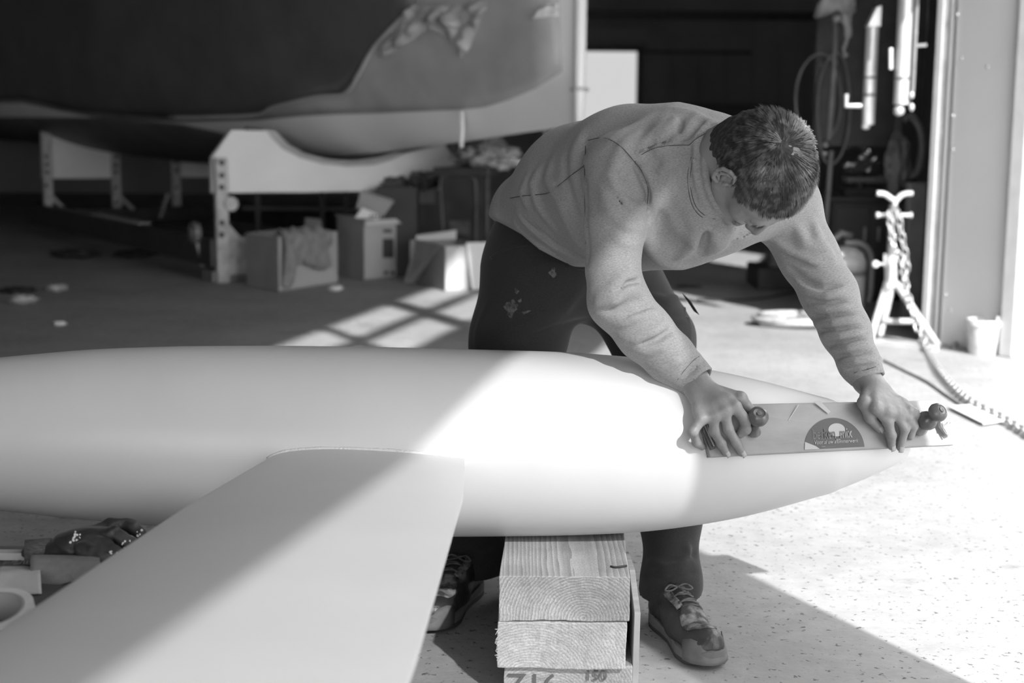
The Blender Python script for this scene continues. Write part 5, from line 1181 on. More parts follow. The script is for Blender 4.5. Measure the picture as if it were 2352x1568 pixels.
# hem
hA, hB = D(1166, 520, 3.40), D(1352, 628, 3.25); hn = (hB - hA).cross(Vector((0, 1, -.15))).normalized(); hn = hn if hn.z < 0 else -hn
shirt.p.append(('fn', lambda P, d, c=np.array(hA), n=np.array(hn): np.where((P[:, 0] < .20) & (P[:, 1] > 3.07), np.maximum(d, (P - c) @ n), d)))
def fold(sd, base, pts, w, amp, y0=2.6, y1=3.9):
    Q = [hit(base, x, y, y0, y1) for x, y in pts]
    sd.disp(Q, w, amp)
FOLDS = [  # (pixel path on the garment, width m, height m)
    ([(1470, 300), (1430, 340), (1400, 400)], .014, .006), ([(1520, 285), (1480, 330), (1462, 362)], .012, .006), ([(1560, 270), (1530, 300), (1500, 345)], .012, .006),
    ([(1600, 268), (1570, 310), (1530, 340)], .012, .006), ([(1640, 280), (1600, 318), (1560, 338)], .010, .005), ([(1500, 262), (1440, 300), (1400, 330)], .014, .004),
    ([(1540, 250), (1590, 262), (1640, 285)], .014, .004), ([(1565, 322), (1562, 295), (1560, 270)], .008, -.005), ([(1480, 345), (1505, 330), (1545, 325)], .008, -.005),
    ([(1470, 368), (1500, 420), (1508, 465)], .009, .009), ([(1505, 345), (1535, 370), (1520, 400), (1508, 430)], .008, .009), ([(1530, 345), (1540, 400), (1510, 470), (1495, 520)], .010, .010),
    ([(1484, 474), (1462, 480), (1436, 466), (1412, 436), (1400, 405)], .009, .009), ([(1484, 490), (1455, 496), (1420, 478), (1392, 440)], .009, .008), ([(1486, 482), (1460, 488), (1430, 473), (1404, 440)], .005, -.009), ([(1460, 380), (1480, 415), (1492, 445), (1486, 474)], .006, -.012), ([(1470, 385), (1492, 415), (1503, 450), (1494, 472)], .008, .008),
    ([(1350, 322), (1400, 320), (1440, 352), (1455, 372)], .004, .0025), ([(1455, 372), (1480, 350), (1520, 332), (1580, 334)], .004, .003),
    ([(1480, 470), (1440, 500), (1400, 480), (1380, 430)], .012, .006), ([(1478, 520), (1440, 520), (1405, 490), (1385, 460)], .010, .006), ([(1470, 560), (1440, 560), (1410, 540)], .010, .004),
    ([(1460, 630), (1430, 640), (1405, 665), (1375, 680)], .011, .008), ([(1470, 660), (1440, 665), (1410, 690), (1372, 702)], .010, .009), ([(1480, 690), (1450, 700), (1420, 712), (1385, 712)], .010, -.008), ([(1465, 645), (1440, 650), (1412, 678)], .007, -.008),
    ([(1495, 715), (1455, 730), (1420, 745)], .010, .006), ([(1530, 740), (1500, 762), (1460, 778), (1430, 776)], .010, .007), ([(1555, 775), (1520, 795), (1480, 805), (1460, 805)], .010, .006), ([(1540, 757), (1505, 780), (1468, 792)], .007, -.005), ([(1500, 700), (1465, 715), (1430, 728)], .006, -.005),
    ([(1585, 805), (1550, 830), (1510, 850)], .009, .005),
    ([(1180, 510), (1240, 570), (1310, 605)], .008, .006), ([(1190, 490), (1260, 555), (1340, 600)], .010, .006), ([(1200, 500), (1250, 545), (1290, 575)], .006, -.008), ([(1230, 520), (1290, 570), (1345, 592)], .006, -.006),
    ([(1245, 380), (1225, 420), (1235, 470), (1270, 520)], .012, .005), ([(1270, 365), (1260, 410), (1290, 470), (1330, 560)], .014, .006), ([(1300, 350), (1300, 420), (1330, 500)], .014, -.004), ([(1340, 300), (1320, 350), (1325, 420)], .016, .004), ([(1215, 400), (1200, 440), (1215, 480)], .012, .004),
    ([(1172, 455), (1230, 447), (1290, 420), (1345, 380)], .003, -.0025), ([(1345, 322), (1344, 420), (1346, 520), (1350, 600)], .006, -.006),
    ([(1490, 520), (1485, 560), (1520, 600), (1560, 610)], .014, .010), ([(1510, 480), (1520, 540), (1560, 570), (1590, 560)], .018, -.012), ([(1580, 470), (1600, 520), (1590, 560), (1560, 590)], .014, .012), ([(1600, 490), (1640, 530), (1650, 560), (1630, 580)], .014, .012), ([(1640, 505), (1620, 540), (1610, 580)], .010, -.008), ([(1690, 520), (1665, 545), (1650, 570)], .009, .009), ([(1720, 520), (1700, 545)], .008, .007),
    ([(1545, 360), (1550, 420), (1560, 470)], .012, .004),
    ([(1780, 555), (1820, 585), (1860, 600), (1905, 590)], .010, .010), ([(1800, 575), (1835, 600), (1868, 612)], .008, -.010), ([(1830, 640), (1860, 668), (1900, 678), (1930, 670)], .010, .012), ([(1815, 615), (1850, 650), (1890, 665), (1925, 655)], .008, -.011),
    ([(1830, 520), (1850, 560), (1900, 580)], .012, .006), ([(1870, 510), (1880, 550), (1915, 600)], .010, .006),
    ([(1862, 705), (1900, 712), (1945, 705)], .009, .008), ([(1860, 690), (1900, 697), (1940, 690)], .007, -.007), ([(1872, 742), (1915, 742), (1965, 735)], .009, .008), ([(1866, 725), (1905, 728), (1955, 720)], .007, -.007),
    ([(1890, 772), (1930, 772), (1975, 762)], .009, .008), ([(1880, 757), (1920, 758), (1972, 750)], .007, -.007), ([(1912, 805), (1950, 800), (1990, 790)], .009, .007), ([(1900, 790), (1935, 787), (1985, 777)], .007, -.006), ([(1930, 835), (1965, 830), (2005, 825)], .008, .007), ([(1922, 820), (1955, 815), (2000, 808)], .006, -.006), ([(1945, 850), (1975, 845), (2010, 838)], .006, -.007),
    ([(1560, 880), (1590, 850), (1618, 828)], .004, -.002)]
for pts, w_, a_ in FOLDS: fold(shirt, base_shirt, pts, w_ * .92, a_ * 3.0)
shirt_o = sdf_mesh('shirt', shirt, (-.12, 2.7, .55), (1.0, 3.75, 1.45), .0038, M_shirt, body)

M_seam = mat('shirt_seam', .07, .9)
SEAMS = [[(1352, 322), (1375, 317), (1400, 320), (1430, 340), (1458, 372)], [(1458, 372), (1475, 354), (1505, 340), (1540, 334), (1583, 333)], [(1583, 333), (1600, 318), (1632, 300), (1660, 284), (1690, 280)],
         [(1172, 455), (1200, 450), (1230, 447), (1262, 442), (1290, 420), (1315, 400), (1342, 380)], [(1345, 335), (1343, 400), (1344, 480), (1346, 560)], [(1458, 372), (1475, 395), (1488, 430), (1487, 470)],
         [(1588, 360), (1580, 400), (1582, 440), (1592, 475), (1612, 498), (1640, 508)], [(1593, 362), (1586, 400), (1588, 440), (1598, 473), (1617, 493), (1643, 503)],
         [(1170, 525), (1200, 563), (1240, 590), (1290, 610), (1340, 620)], [(1556, 872), (1572, 850), (1592, 828), (1606, 818)], [(1962, 856), (1985, 850), (2012, 842)]]
for q in SEAMS:
    pts = [hit(shirt, x, y, 2.5, 3.9, -.0002) for x, y in q]; b = MB(); b.tube(smoothpath(pts, 5), .0009, 5); b.build('seam', M_seam, shirt_o, smooth=True)
# twin row of cover stitching along the yoke seam
b = MB()
for (xa, ya, xb, yb, n) in ((1468, 352, 1530, 330, 16), (1600, 318, 1680, 276, 20)):
    for i in range(n):
        t = i / n; x = lerp(xa, xb, t); y = lerp(ya, yb, t); p = hit(shirt, x, y, 2.5, 3.9, .0003); q2 = hit(shirt, x + 4, y - 9, 2.5, 3.9, .0003)
        if (p - q2).length < .03: b.tube([p, q2], .0006, 4)
o = b.build('cover_stitch', M_seam, shirt_o); o['kind'] = 'stuff'

# ---- trousers
tr_ = SDF()
hipR, hipL = D(1240, 615, 3.46), D(1400, 640, 3.58)
tr_.seg(D(1235, 540, 3.50), D(1275, 610, 3.50), .105, .135, k=0)
tr_.seg(D(1235, 600, 3.47), D(1350, 625, 3.53), .125, .125, k=.05)
kneR, ankR = D(1150, 950, 3.44), Vector((-.085, 3.44, .09)); kneL, ankL = D(1520, 930, 3.40), Vector((.338, 3.175, .09))
tr_.chain([D(1225, 640, 3.46), D(1190, 780, 3.44), kneR, D(1108, 1200, 3.36), D(1098, 1262, 3.32), Vector((-.100, 3.28, .02))], [.128, .112, .088, .070, .070, .07], k=.04)
tr_.chain([D(1420, 650, 3.58), D(1500, 780, 3.50), kneL, D(1540, 1180, 3.20), D(1542, 1340, 3.10), Vector((.345, 3.07, .02))], [.115, .098, .082, .066, .062, .061], k=.04)
# hems: cut the legs off level
tr_.p.append(('fn', lambda P, d: np.maximum(d, .066 - P[:, 2] + .15 * (P[:, 1] - 3.02) * (P[:, 0] > .15) - .012 * (P[:, 0] < .15))))
bt = SDF(); bt.p = list(tr_.p)
TF = [([(1180, 640), (1250, 600), (1300, 610)], .008, .004), ([(1130, 590), (1180, 560), (1240, 560)], .006, .004), ([(1290, 720), (1220, 745), (1150, 760)], .016, .008), ([(1340, 735), (1270, 755), (1200, 775)], .010, -.007), ([(1120, 700), (1100, 760), (1095, 800)], .014, .006), ([(1340, 650), (1300, 700), (1240, 720)], .02, .006),
      ([(1480, 680), (1530, 690), (1580, 670)], .012, .008), ([(1500, 720), (1540, 730), (1588, 720)], .012, -.007), ([(1440, 760), (1500, 770), (1560, 760)], .012, .007), ([(1571, 690), (1582, 730), (1585, 800)], .004, .004),
      ([(1578, 1250), (1582, 1275), (1560, 1300), (1510, 1312)], .010, .010), ([(1600, 1262), (1580, 1285), (1530, 1300)], .008, -.008), ([(1490, 1290), (1530, 1305), (1590, 1290)], .009, .007), ([(1480, 1320), (1530, 1325), (1600, 1312)], .012, -.006), ([(1476, 1350), (1540, 1345), (1610, 1335)], .003, -.003), ([(1480, 1345), (1545, 1339), (1608, 1329)], .004, .003),
      ([(1060, 1260), (1090, 1280), (1130, 1270)], .010, .008), ([(1050, 1290), (1085, 1300), (1120, 1295)], .003, -.003), ([(1080, 1250), (1110, 1262), (1145, 1240)], .009, -.007)]
for pts, w_, a_ in TF: fold(tr_, bt, pts, w_, a_ * 1.5, 2.9, 4.0)
tro = sdf_mesh('trousers', tr_, (-.28, 2.95, .02), (.62, 3.85, 1.12), .0055, M_trouser, body)
# thigh pocket flap, pocket seam and waist band
b = MB(); Q = [hit(bt, x, y, 2.9, 4.0, .004) for x, y in ((1566, 672), (1586, 690))]; b.prism([Q[0], Q[1], Q[1] + Vector((.022, -.02, -.035)), Q[0] + Vector((.030, -.015, -.045))], (0, .012, 0)); b.build('pocket_flap', M_trouser, body, bevel=.003)
b = MB(); Q = [hit(bt, x, y, 2.9, 4.0, .003) for x, y in ((1128, 592), (1150, 578), (1180, 566), (1210, 563))]; b.tube(smoothpath(Q, 5), .0035, 6); b.build('pocket_seam', M_trouser, body, smooth=True)
# paint smudges on the thigh
random.seed(11); b = MB(); M_dust = mat('plaster_dust', .12, .9, .03, 90)
for px, py, r in ((1180, 700, .010), (1172, 712, .016), (1210, 722, .012), (1186, 668, .006), (1270, 625, .010), (1195, 690, .005)):
    P = hit(bt, px, py, 2.9, 4.0, .0012); n_ = (CAM - P).normalized(); u, v = frame_of(n_); m0 = [P + u * (r * math.cos(a) * (1 + .5 * math.sin(a * 3 + px))) * .8 + v * (r * math.sin(a) * (1 + .4 * math.cos(a * 2 + py))) for a in np.linspace(0, 2 * PI, 14)[:-1]]
    b.add([hit(bt, *proj(q), 2.9, 4.0, .0012) for q in m0] + [P], [(i, (i + 1) % 13, 13) for i in range(13)])
o = b.build('dust_smudges', M_dust, body); o['kind'] = 'stuff'

# ---- hair
hair = SDF()
hair.ell(H(0, -.014, .012), hax(), [.0825 * HS, .100 * HS, .092 * HS], k=0)
hair.seg(H(0, -.050, -.02), H(0, -.046, -.10), .072, .060, k=.02)
def hv(y, z, c): # half space in head coordinates: keep where (y*ny+z*nz) < c
    n_ = (HF * y + HU * z).normalized(); return n_
def hair_mask(P):
    X = (P - np.array(HC)) / HS; x = X @ np.array(HR); y = X @ np.array(HF); z = X @ np.array(HU)
    front = y - np.interp(z, [-.08, -.05, -.02, .0, .02, .045, .06, .08], [-.035, -.022, .012, .030, .044, .064, .071, .071]) + .010 * np.abs(x) / .07
    nape = -.090 - z
    ear = .030 - np.sqrt(((np.abs(x) - .08) * .7) ** 2 + ((y + .010) * 1.15) ** 2 + ((z + .020) * .9) ** 2)
    m_ = np.maximum(np.maximum(front, nape), ear); whorl = .0 - np.sqrt((x + .0) ** 2 + (y + .040) ** 2 + (z - .095) ** 2); return m_, x, y, z
def onell(px, py):
    r = np.array(ray(px, py)); c = np.array(H(0, -.014, .012)); A_ = np.array([list(HR), list(HF), list(HU)]); rr = np.array([.0825, .100, .092]) * HS
    o = (np.array(CAM) - c) @ A_.T / rr; dv = r @ A_.T / rr; a = dv @ dv; b2 = o @ dv; c2 = o @ o - 1; t = (-b2 - math.sqrt(max(b2 * b2 - a * c2, 0))) / a
    return ((np.array(CAM) + t * r - np.array(HC)) @ A_.T) / HS
THIN = onell(1836, 344); WH = onell(1799, 326)
def hair_fn(P, d):
    m_, x, y, z = hair_mask(P); q = P * 190.0; fa_ = np.clip(-m_ / .025, 0, 1)
    d = d + .0022 * fa_ * np.sin(q[:, 0] * 1.1 + 2 * np.sin(q[:, 2] * .6)) * np.sin(q[:, 2] * .9 + 1.7 * np.sin(q[:, 1] * .5)) + .0012 * fa_ * np.sin(q[:, 1] * 2.3 + q[:, 2]) + .004 * (1 - fa_)
    thin = np.exp(-((x - THIN[0]) ** 2 + (y - THIN[1]) ** 2 + (z - THIN[2]) ** 2) / .026 ** 2); return np.maximum(d + thin * .013, m_ * HS)
hair.p.append(('fn', hair_fn))
hr_o = sdf_mesh('hair', hair, tuple(HC - Vector((.16, .16, .16))), tuple(HC + Vector((.16, .16, .16))), .0030, M_scalp, body)
random.seed(21); rs = np.random.RandomState(7)
N = 24000; dd = rs.normal(size=(N, 3)); dd /= np.linalg.norm(dd, axis=1)[:, None]
rad = np.array([.0800 * HS, .098 * HS, .0895 * HS]); loc = dd * rad
A3 = np.array([list(HR), list(HF), list(HU)]); Pw = np.array(H(0, -.014, .012)) + loc @ A3
mk, hx_, hy_, hz_ = hair_mask(Pw); keep = mk < -.001; Pw = Pw[keep]; dl = dd[keep]; loc = loc[keep]
wh = WH - np.array([0, -.014, .012])            # whorl near the crown, in head axes
vs = []; fs = []; n0 = 0; hl = []
CL = loc[rs.choice(len(loc), 900, replace=False)]; CT = []
for l in CL:
    nrm = l / (rad ** 2); nrm /= np.linalg.norm(nrm); out = l - wh * HS; out -= nrm * out.dot(nrm); dist = np.linalg.norm(out) + 1e-6; out /= dist
    t = out + np.cross(nrm, out) * .45 * np.exp(-dist / .05) + rs.normal(size=3) * .10; t -= nrm * t.dot(nrm); t /= np.linalg.norm(t); CT.append((t + nrm * (.12 + .14 * rs.rand())) * (.028 + .010 * rs.rand()))
for p, l in zip(Pw, loc):
    nrm = l / (rad ** 2); nrm /= np.linalg.norm(nrm); out = l - wh * HS; out = out - nrm * out.dot(nrm); dist = np.linalg.norm(out) + 1e-6; out /= dist
    if np.linalg.norm(l / HS - (THIN - np.array([0, -.014, .012]))) < .034 + .006 * rs.rand() and rs.rand() < .84: continue
    swirl = np.cross(nrm, out); t = out + swirl * .45 * np.exp(-dist / .05) + rs.normal(size=3) * .09 + np.array([mnoise.noise(Vector(l * 38)), mnoise.noise(Vector(l * 38 + 9)), mnoise.noise(Vector(l * 38 + 23))]) * .35; t -= nrm * t.dot(nrm); t /= np.linalg.norm(t) + 1e-9
    lift = .22 + .22 * rs.rand() + (.25 if l[1] < -.03 else 0); L_ = (.024 + .018 * rs.rand()) * (1.15 if l[2] > .03 else .7)
    side = np.cross(nrm, t); side /= np.linalg.norm(side) + 1e-9; wd = .00055
    q0 = l; pts = [q0 + (t * s + nrm * (lift * s - .7 * s * s / 1.0 * .6)) * L_ for s in (0, .4, .75, 1.0)]
    ci = int(np.argmin(((CL - l) ** 2).sum(1))); tip = CL[ci] + CT[ci]
    pts = [q + (tip - pts[3]) * (.42 * w9) for q, w9 in zip(pts, (0, .25, .65, 1))]
    if np.linalg.norm(pts[3] / HS - (THIN - np.array([0, -.014, .012]))) < .024 and rs.rand() < .6: continue
    pts = [np.array(H(0, -.014, .012)) + q @ A3 for q in pts]; sw = side @ A3
    for q, w_ in zip(pts[:3], (wd, wd * .9, wd * .6)): vs += [q - sw * w_, q + sw * w_]
    vs.append(pts[3]); fs += [(n0, n0 + 1, n0 + 3, n0 + 2), (n0 + 2, n0 + 3, n0 + 5, n0 + 4), (n0 + 4, n0 + 5, n0 + 6)]; n0 += 7
b = MB(); b.v = [tuple(v) for v in vs]; b.f = fs; o = b.build('hair_strands', M_hair, hr_o, fix=False); o['kind'] = 'stuff'
# eyebrows and stubble on the jaw
vs = []; fs = []; n0 = 0
for s in (1, -1):
    for k in range(150):
        x = rs.uniform(.014, .048); p = np.array(H(s * x, .0935 - (x - .03) ** 2 * 8 - .004 * (x > .04), -.004 + .004 * math.sin((x - .014) / .034 * PI) + rs.uniform(-.003, .003))); p = p
        pp_ = hit(skin, *proj(p)) if False else p
        d_ = np.array(HR) * s * .007 + np.array(HF) * .002 + rs.normal(size=3) * .0012; sd_ = np.array(HU) * .0003; vs += [p - sd_, p + sd_, p + d_]; fs.append((n0, n0 + 1, n0 + 2)); n0 += 3
b = MB(); b.v = [tuple(v) for v in vs]; b.f = fs; o = b.build('eyebrow', M_hair, body, fix=False); o['kind'] = 'stuff'

# ---- shoes
M_leather = mat('dark_shoe_leather', .015, .4, .035, 14, bump=.3, bscale=120); M_scuff = mat('scuffed_grey_suede', .05, .85, .24, 45, bump=.5, bscale=160, lo=.4, hi=.62)
M_sole = mat('grey_rubber_sole', .17, .7, .11, 18); M_soleD = mat('dark_rubber_tread', .05, .8); M_lace = mat('dark_lace', .05, .8, .12, 90)
def shoe(heel, toe, side, label):
    fwd = (toe - heel); L = fwd.length; fwd.normalize(); lat = Vector((fwd.y, -fwd.x, 0)) * side; zz = Vector((0, 0, 1))
    def S(x, y, z): return heel + lat * x + fwd * (y * L / .31) + zz * z
    root = bpy.data.objects.new('shoe', None); COL.objects.link(root); root.parent = man; root.location = heel - man.location
    out_y = [0, .01, .03, .06, .10, .14, .18, .22, .26, .285, .302, .31]; outw = [.018, .030, .037, .039, .036, .036, .043, .051, .050, .041, .025, .004]; inw = [.018, .030, .035, .034, .029, .029, .037, .046, .046, .038, .024, .004]
    def outline(k=1.0): return [(outw[i] * k, out_y[i]) for i in range(12)] + [(-inw[i] * k, out_y[i]) for i in range(10, -1, -1)]
    O = outline()
    def top_z(y): return interp(y, [0, .03, .08, .14, .2, .26, .29, .31], [.040, .036, .027, .024, .026, .030, .036, .042])
    def bot_z(y): return interp(y, [0, .02, .24, .28, .31], [.004, 0, 0, .006, .018])
    rows = []
    for f, zf in ((.96, 0.0), (1.0, .15), (1.015, .5), (1.0, .9), (.94, 1.0)):
        rows.append([S(x * f, .155 + (y - .155) * (1 + (f - 1) * .6), lerp(bot_z(y), top_z(y), zf)) for x, y in O])
    b = MB(); b.grid(rows, True); n = len(O); b.f.append(tuple(range(n))); b.f.append(tuple(4 * n + k for k in range(n))); b.build('sole', M_sole, root, smooth=True, angle=45)
    rows = [[S(x * f, y, bot_z(y) + z) for x, y in O] for f, z in ((1.005, 0), (1.02, .004), (1.02, .009), (1.0, .011))]
    b = MB(); b.grid(rows, True); b.f.append(tuple(range(n))); b.build('tread', M_soleD, root, smooth=True, angle=45)
    up_ = SDF()
    up_.chain([S(0, .035, .045), S(.001, .05, .085)], [.034, .036], k=.02)
    up_.seg(S(0, .04, .05), S(.003, .16, .05), .036, .037, k=.02, flat=zz, fs=1.0)
    up_.seg(S(.003, .16, .045), S(.003, .25, .038), .041, .040, k=.03, flat=zz, fs=1.15)
    up_.seg(S(.0, .06, .09), S(.001, .17, .060), .030, .026, k=.03)
    up_.seg(S(0, .26, .040), S(0, .268, .040), .037, .036, k=.02, flat=zz, fs=1.1)
    up_.p.append(('fn', lambda P, d, h0=heel.z: np.maximum(d, h0 + .022 - P[:, 2])))
    for y in (.190, .204, .218): up_.disp([S(-.03, y + .006, .065), S(0, y, .078), S(.032, y + .004, .062)], .004, -.0022)
    pts = [S(0, .155, .05)]; lo_ = [min(heel[i], toe[i]) - .08 for i in range(3)]; hi_ = [max(heel[i], toe[i]) + .08 for i in range(3)]; lo_[2] = 0; hi_[2] = .16
    sdf_mesh('upper', up_, lo_, hi_, .0032, M_leather, root)
    top = lambda y: interp(y, [.10, .14, .17, .20, .24, .27, .29], [.108, .096, .086, .082, .077, .074, .066]) 
    def topo(x, y, off=.0015):         # drop on to the upper from above
        P = np.array([list(S(x, y, z)) for z in np.linspace(.15, .02, 90)]); v = up_(P); k = np.nonzero(v < 0)[0]; z = .15 - .13 * (k[0] / 89 if len(k) else .6); return S(x, y, z + off)
    rows = [[topo(lerp(-1, 1, k / 12) * interp(y, [.168, .19, .215, .25, .265], [.016, .030, .034, .032, .012]), y, .0015) for k in range(13)] for y in np.linspace(.168, .265, 16)]
    b = MB(); b.grid(rows); b.build('toe_overlay', M_scuff, root, smooth=True, solid=.003)
    rows = [[topo(lerp(-1, 1, k / 10) * .020, y, .003) for k in range(11)] for y in np.linspace(.10, .178, 10)]
    b = MB(); b.grid(rows); tg = b.build('tongue', M_leather, root, smooth=True, solid=.004)
    for sgn in (1, -1):
        rows = [[topo(sgn * lerp(.016, .030, k / 4), y, .004) for k in range(5)] for y in np.linspace(.095, .175, 9)]
        b = MB(); b.grid(rows); b.build('eyelet_strip', M_scuff, root, smooth=True, solid=.003)
    for i, y in enumerate((.108, .124, .140, .156, .170)):
        b = MB(); y2 = y + (.010 if i % 2 else -.008)
        b.tube([topo(x, lerp(y, y2, (x + .022) / .044), .0075) for x in np.linspace(-.022, .022, 7)], .0023, 6); b.build('lace', M_lace, root, smooth=True)
    b = MB(); c = topo(.004, .112, .010)
    for s_ in (1, -1): b.tube(smoothpath([c, c + lat * (s_ * .018) + zz * .006, c + lat * (s_ * .032) + fwd * .008 - zz * .002, c + lat * (s_ * .020) + fwd * .012 - zz * .003, c], 5), .0022, 6)
    b.build('lace_bow', M_lace, root, smooth=True)
    # rubber toe bumper
    rows = []
    for zf in np.linspace(0, 1, 5):
        rows.append([S(x * (1.03 - .12 * zf * zf), y + .004 * (1 - zf) - .012 * zf * zf, lerp(.012, .050 + .010 * math.sin(i * 1.3), zf)) for i, (x, y) in enumerate([(outw[i], out_y[i]) for i in (8, 9, 10, 11)] + [(-inw[i], out_y[i]) for i in (10, 9, 8)])])
    b = MB(); b.grid(rows); b.build('toe_bumper', M_sole, root, smooth=True, solid=.003)
    # ankle skin-tight sock shaft inside the trouser leg
    root['label'] = label; return root
def g0(px, py): return G(px, py)
shoe(g0(1484, 1424) + Vector((.03, 0, 0)), g0(1640, 1540), 1, 'shoe right of the timber stack')
shoe(g0(1088, 1352), g0(975, 1458), -1, 'shoe left of the timber stack, mostly behind the fin')

# ================================================================== sanding board
sb = thing('sanding_board', 'long flat wooden sanding board with two knobs under the hands of the man', 'sanding tool', tuple((NL + FR) / 2))
M_board = mat('worn_varnished_board', .29, .45, .21, 7, detail=6, stretch=(1, 1, 3), bump=.05)
M_edge = mat('board_edge_layers', .34, .6, .14, 60, stretch=(1, 1, 6))
TH = .013
b = MB(); b.prism([NL, NR_, FR, FL_], -BN * TH); b.build('board', M_board, sb, bevel=.003)
lo = -BN * (TH + .0005); b = MB(); b.prism([NL + lo, NR_ + lo, FR + lo, FL_ + lo], -BN * .0035); b.build('abrasive_strip', M_edge, sb, bevel=.001)
M_knob = mat('dark_turned_wood', .075, .35, .13, 30, coat=.2)
Kn1 = Bd(1733, 988, 0); ka = (D(1722, 940, Kn1.y - .05) - Kn1).normalized()
ka = (BN * .8 + Vector((0, 0, .6)) + Vector((-.12, 0, 0))).normalized()
b = MB(); b.lathe([(.016, 0), (.013, .006), (.009, .014), (.009, .026), (.014, .034), (.0195, .042), (.021, .050), (.019, .058), (.012, .063), (.0115, .0615), (.006, .0605), (.0055, .063), (0, .0635)], Bd(1730, 990, 0), ka, 36); b.build('knob', M_knob, sb, smooth=True, angle=60)
kc = Bd(2108, 982, 0); ka2 = (BN * .8 + Vector((0, 0, .55)) + Vector((.35, 0, 0))).normalized()
b = MB(); b.lathe([(.019, 0), (.017, .008), (.0135, .014), (.020, .024), (.0215, .032), (.017, .041), (.012, .046), (.0125, .049), (.019, .056), (.0205, .063), (.018, .071), (.011, .076), (.0105, .0745), (.0055, .0735), (.005, .076), (0, .0765)], kc, ka2, 36); b.build('knob', M_knob, sb, smooth=True, angle=60)
# clamps at both ends
for nm, pts in (('left', [(1612, 962), (1622, 985), (1640, 1030), (1630, 1034), (1612, 990)]), ('right', [(2150, 950), (2160, 948), (2182, 998), (2172, 1002), (2155, 980)])):
    Q = [Bd(x, y, .004) for x, y in pts]; b = MB(); b.prism(Q, BN * .008); b.build('clamp_plate', M_steel_dark if nm == 'left' else M_galv, sb, bevel=.001)
for a, c in (((2148, 945), (2178, 1000)), ((2158, 955), (2170, 948)), ((2168, 975), (2182, 970)), ((2155, 940), (2168, 985))):
    b = MB(); b.tube([Bd(*a, .014), Bd(*c, .018)], .002, 8); b.build('clamp_wire', M_chrome, sb, smooth=True)
for a, c in (((1616, 970), (1640, 1025)), ((1622, 965), (1630, 1000))):
    b = MB(); b.tube([Bd(*a, .014), Bd(*c, .014)], .002, 8); b.build('clamp_wire', M_frame, sb, smooth=True)
# printed half disc with its words
M_print = mat('dark_board_print', .06, .5); M_printl = mat('pale_board_print', .36, .5)
BU = BN.cross(BX); BU = BU if BU.z > 0 else -BU
O_ = Bd(1917, 1029, 0); Rd = (Bd(1986, 1029, 0) - Bd(1848, 1029, 0)).length / 2; Hd = (Bd(1905, 960, 0) - Bd(1917, 1029, 0)).length
def bp_(u, v, off): return O_ + BX * u + BU * v + BN * off
b = MB(); pts = [bp_(-Rd * math.cos(a), Hd * math.sin(a), .0002) for a in np.linspace(0, PI, 40)]; b.prism(pts, BN * .0005); lg = b.build('printed_disc', M_print, sb)
b = MB(); pts = [bp_(.008 + .019 * math.cos(a), Hd * .60 + .0135 * math.sin(a), .0008) for a in np.linspace(0, 2 * PI, 33)[:-1]]; b.prism(pts, BN * .0004); b.build('printed_sun', M_printl, lg)
b = MB(); pts = [bp_(*q, .0008) for q in ((-Rd, .0), (-Rd * .97, .016), (-Rd * .62, .006), (-Rd * .5, .0))]; b.prism(pts, BN * .0004); b.build('printed_sun', M_printl, lg)
def board_text(txt, size, u, v, m, sx, name, off, sh=0.0): return text_obj(txt, size, m, bp_(u, v, off), BX, BU, name, lg, ext=.0002, sx=sx, shear=sh)
board_text('berken_mix', .030, -.0478, .0205, M_printl, .62, 'lettering', .0012)
board_text('berken_mix', .0285, -.0466, .0212, mat('mid_board_print', .10, .5), .625, 'lettering', .0024)
board_text('Voor al uw aftimmerwerk', .0115, -.046, .0098, M_printl, .82, 'lettering', .0016, .25)
board_text('www . . . . . . . . . . .', .0045, -.03, .003, M_printl, .9, 'lettering', .0014)
# masking scraps on the board
b = MB(); b.prism([Bd(x, y, .0003) for x, y in ((1868, 922), (1884, 921), (1908, 945), (1902, 950))], BN * .0003); b.build('scratch_mark', M_printl, sb)
b = MB(); b.prism([Bd(x, y, .0003) for x, y in ((1810, 965), (1812, 966), (1835, 930), (1833, 929))], BN * .0003); b.build('scratch_mark', M_printl, sb)

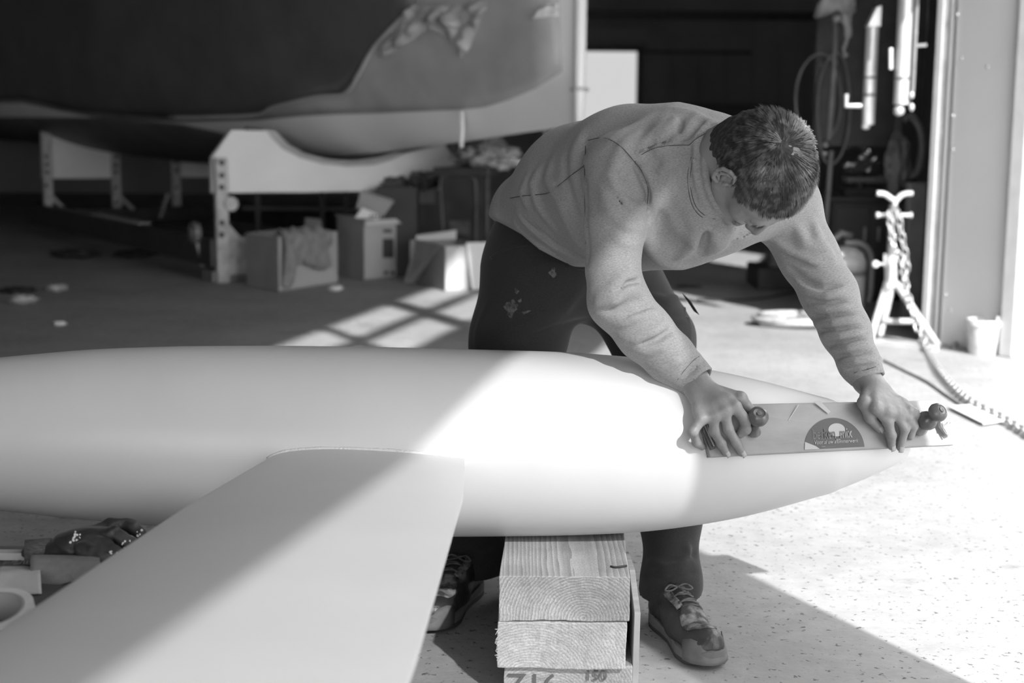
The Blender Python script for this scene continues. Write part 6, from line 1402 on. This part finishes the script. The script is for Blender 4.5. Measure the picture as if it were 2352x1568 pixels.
# ---- work glove on the crate
M_glove = mat('dark_latex_glove', .03, .45, .07, 25, bump=.3, bscale=120, lo=.45, hi=.6)
gl = thing('work_glove', 'dark rubber-coated work glove with pale paint flecks, lying palm up at left', 'glove', tuple(D(180, 1290, 2.46)))
gs = SDF()
def Q(px, py, y): return D(px, py, y)
gs.chain([Q(78, 1268, 2.50), Q(130, 1268, 2.50), Q(175, 1255, 2.50)], [.022, .024, .034], k=.02, flat=(0, 0, 1), fs=1.3)
gs.seg(Q(175, 1255, 2.50), Q(225, 1248, 2.50), .040, .040, k=.02, flat=(0, 0, 1), fs=1.3)
for pts, rs_ in ((((200, 1232, 2.52), (255, 1206, 2.54), (300, 1208, 2.55), (322, 1224, 2.54)), [.016, .0135, .0135, .0125]), (((215, 1240, 2.5), (262, 1226, 2.49), (300, 1250, 2.48), (305, 1262, 2.47)), [.016, .0135, .013, .012]),
                 (((205, 1250, 2.47), (240, 1252, 2.46), (265, 1272, 2.45), (268, 1285, 2.44)), [.016, .0135, .013, .012]), (((190, 1262, 2.45), (215, 1272, 2.44), (235, 1290, 2.42), (240, 1300, 2.42)), [.016, .0135, .013, .012])):
    gs.chain([Q(*p) for p in pts], rs_, k=.008)
gs.p.append(('fn', lambda P, d: d + .0012 * np.sin(P[:, 0] * 150 + 3 * np.sin(P[:, 2] * 120)) ))
c0 = Q(180, 1260, 2.48); gm = sdf_mesh('glove_shell', gs, tuple(c0 - Vector((.16, .14, .09))), tuple(c0 + Vector((.16, .14, .10))), .0032, M_glove, gl)
b = MB(); b.lathe([(.024, 0), (.028, .0), (.029, .045), (.025, .05)], Q(58, 1275, 2.49), (Q(110, 1272, 2.50) - Q(58, 1275, 2.49)), 28, cap=False); b.build('knit_cuff', mat('ribbed_cuff', .12, .9, .06, 90, stretch=(1, 6, 6)), gl, smooth=True)
random.seed(8); b = MB()
for k in range(46):
    px, py = random.choice([(random.gauss(312, 7), random.gauss(1226, 7)), (random.gauss(290, 14), random.gauss(1250, 8)), (random.gauss(262, 6), random.gauss(1275, 6)), (random.gauss(180, 10), random.gauss(1235, 6))]); P = hit(gs, px, py, 2.3, 2.7, .0012)
    if gs(np.array([list(P)]))[0] > .006: continue
    n_ = (CAM - P).normalized(); u, v = frame_of(n_); r = random.uniform(.0008, .0026); b.add([P + u * r * math.cos(a) * random.uniform(.6, 1.3) + v * r * math.sin(a) for a in np.linspace(0, 2 * PI, 8)[:-1]], [tuple(range(7))])
o = b.build('paint_flecks', M_paper, gl); o['kind'] = 'stuff'
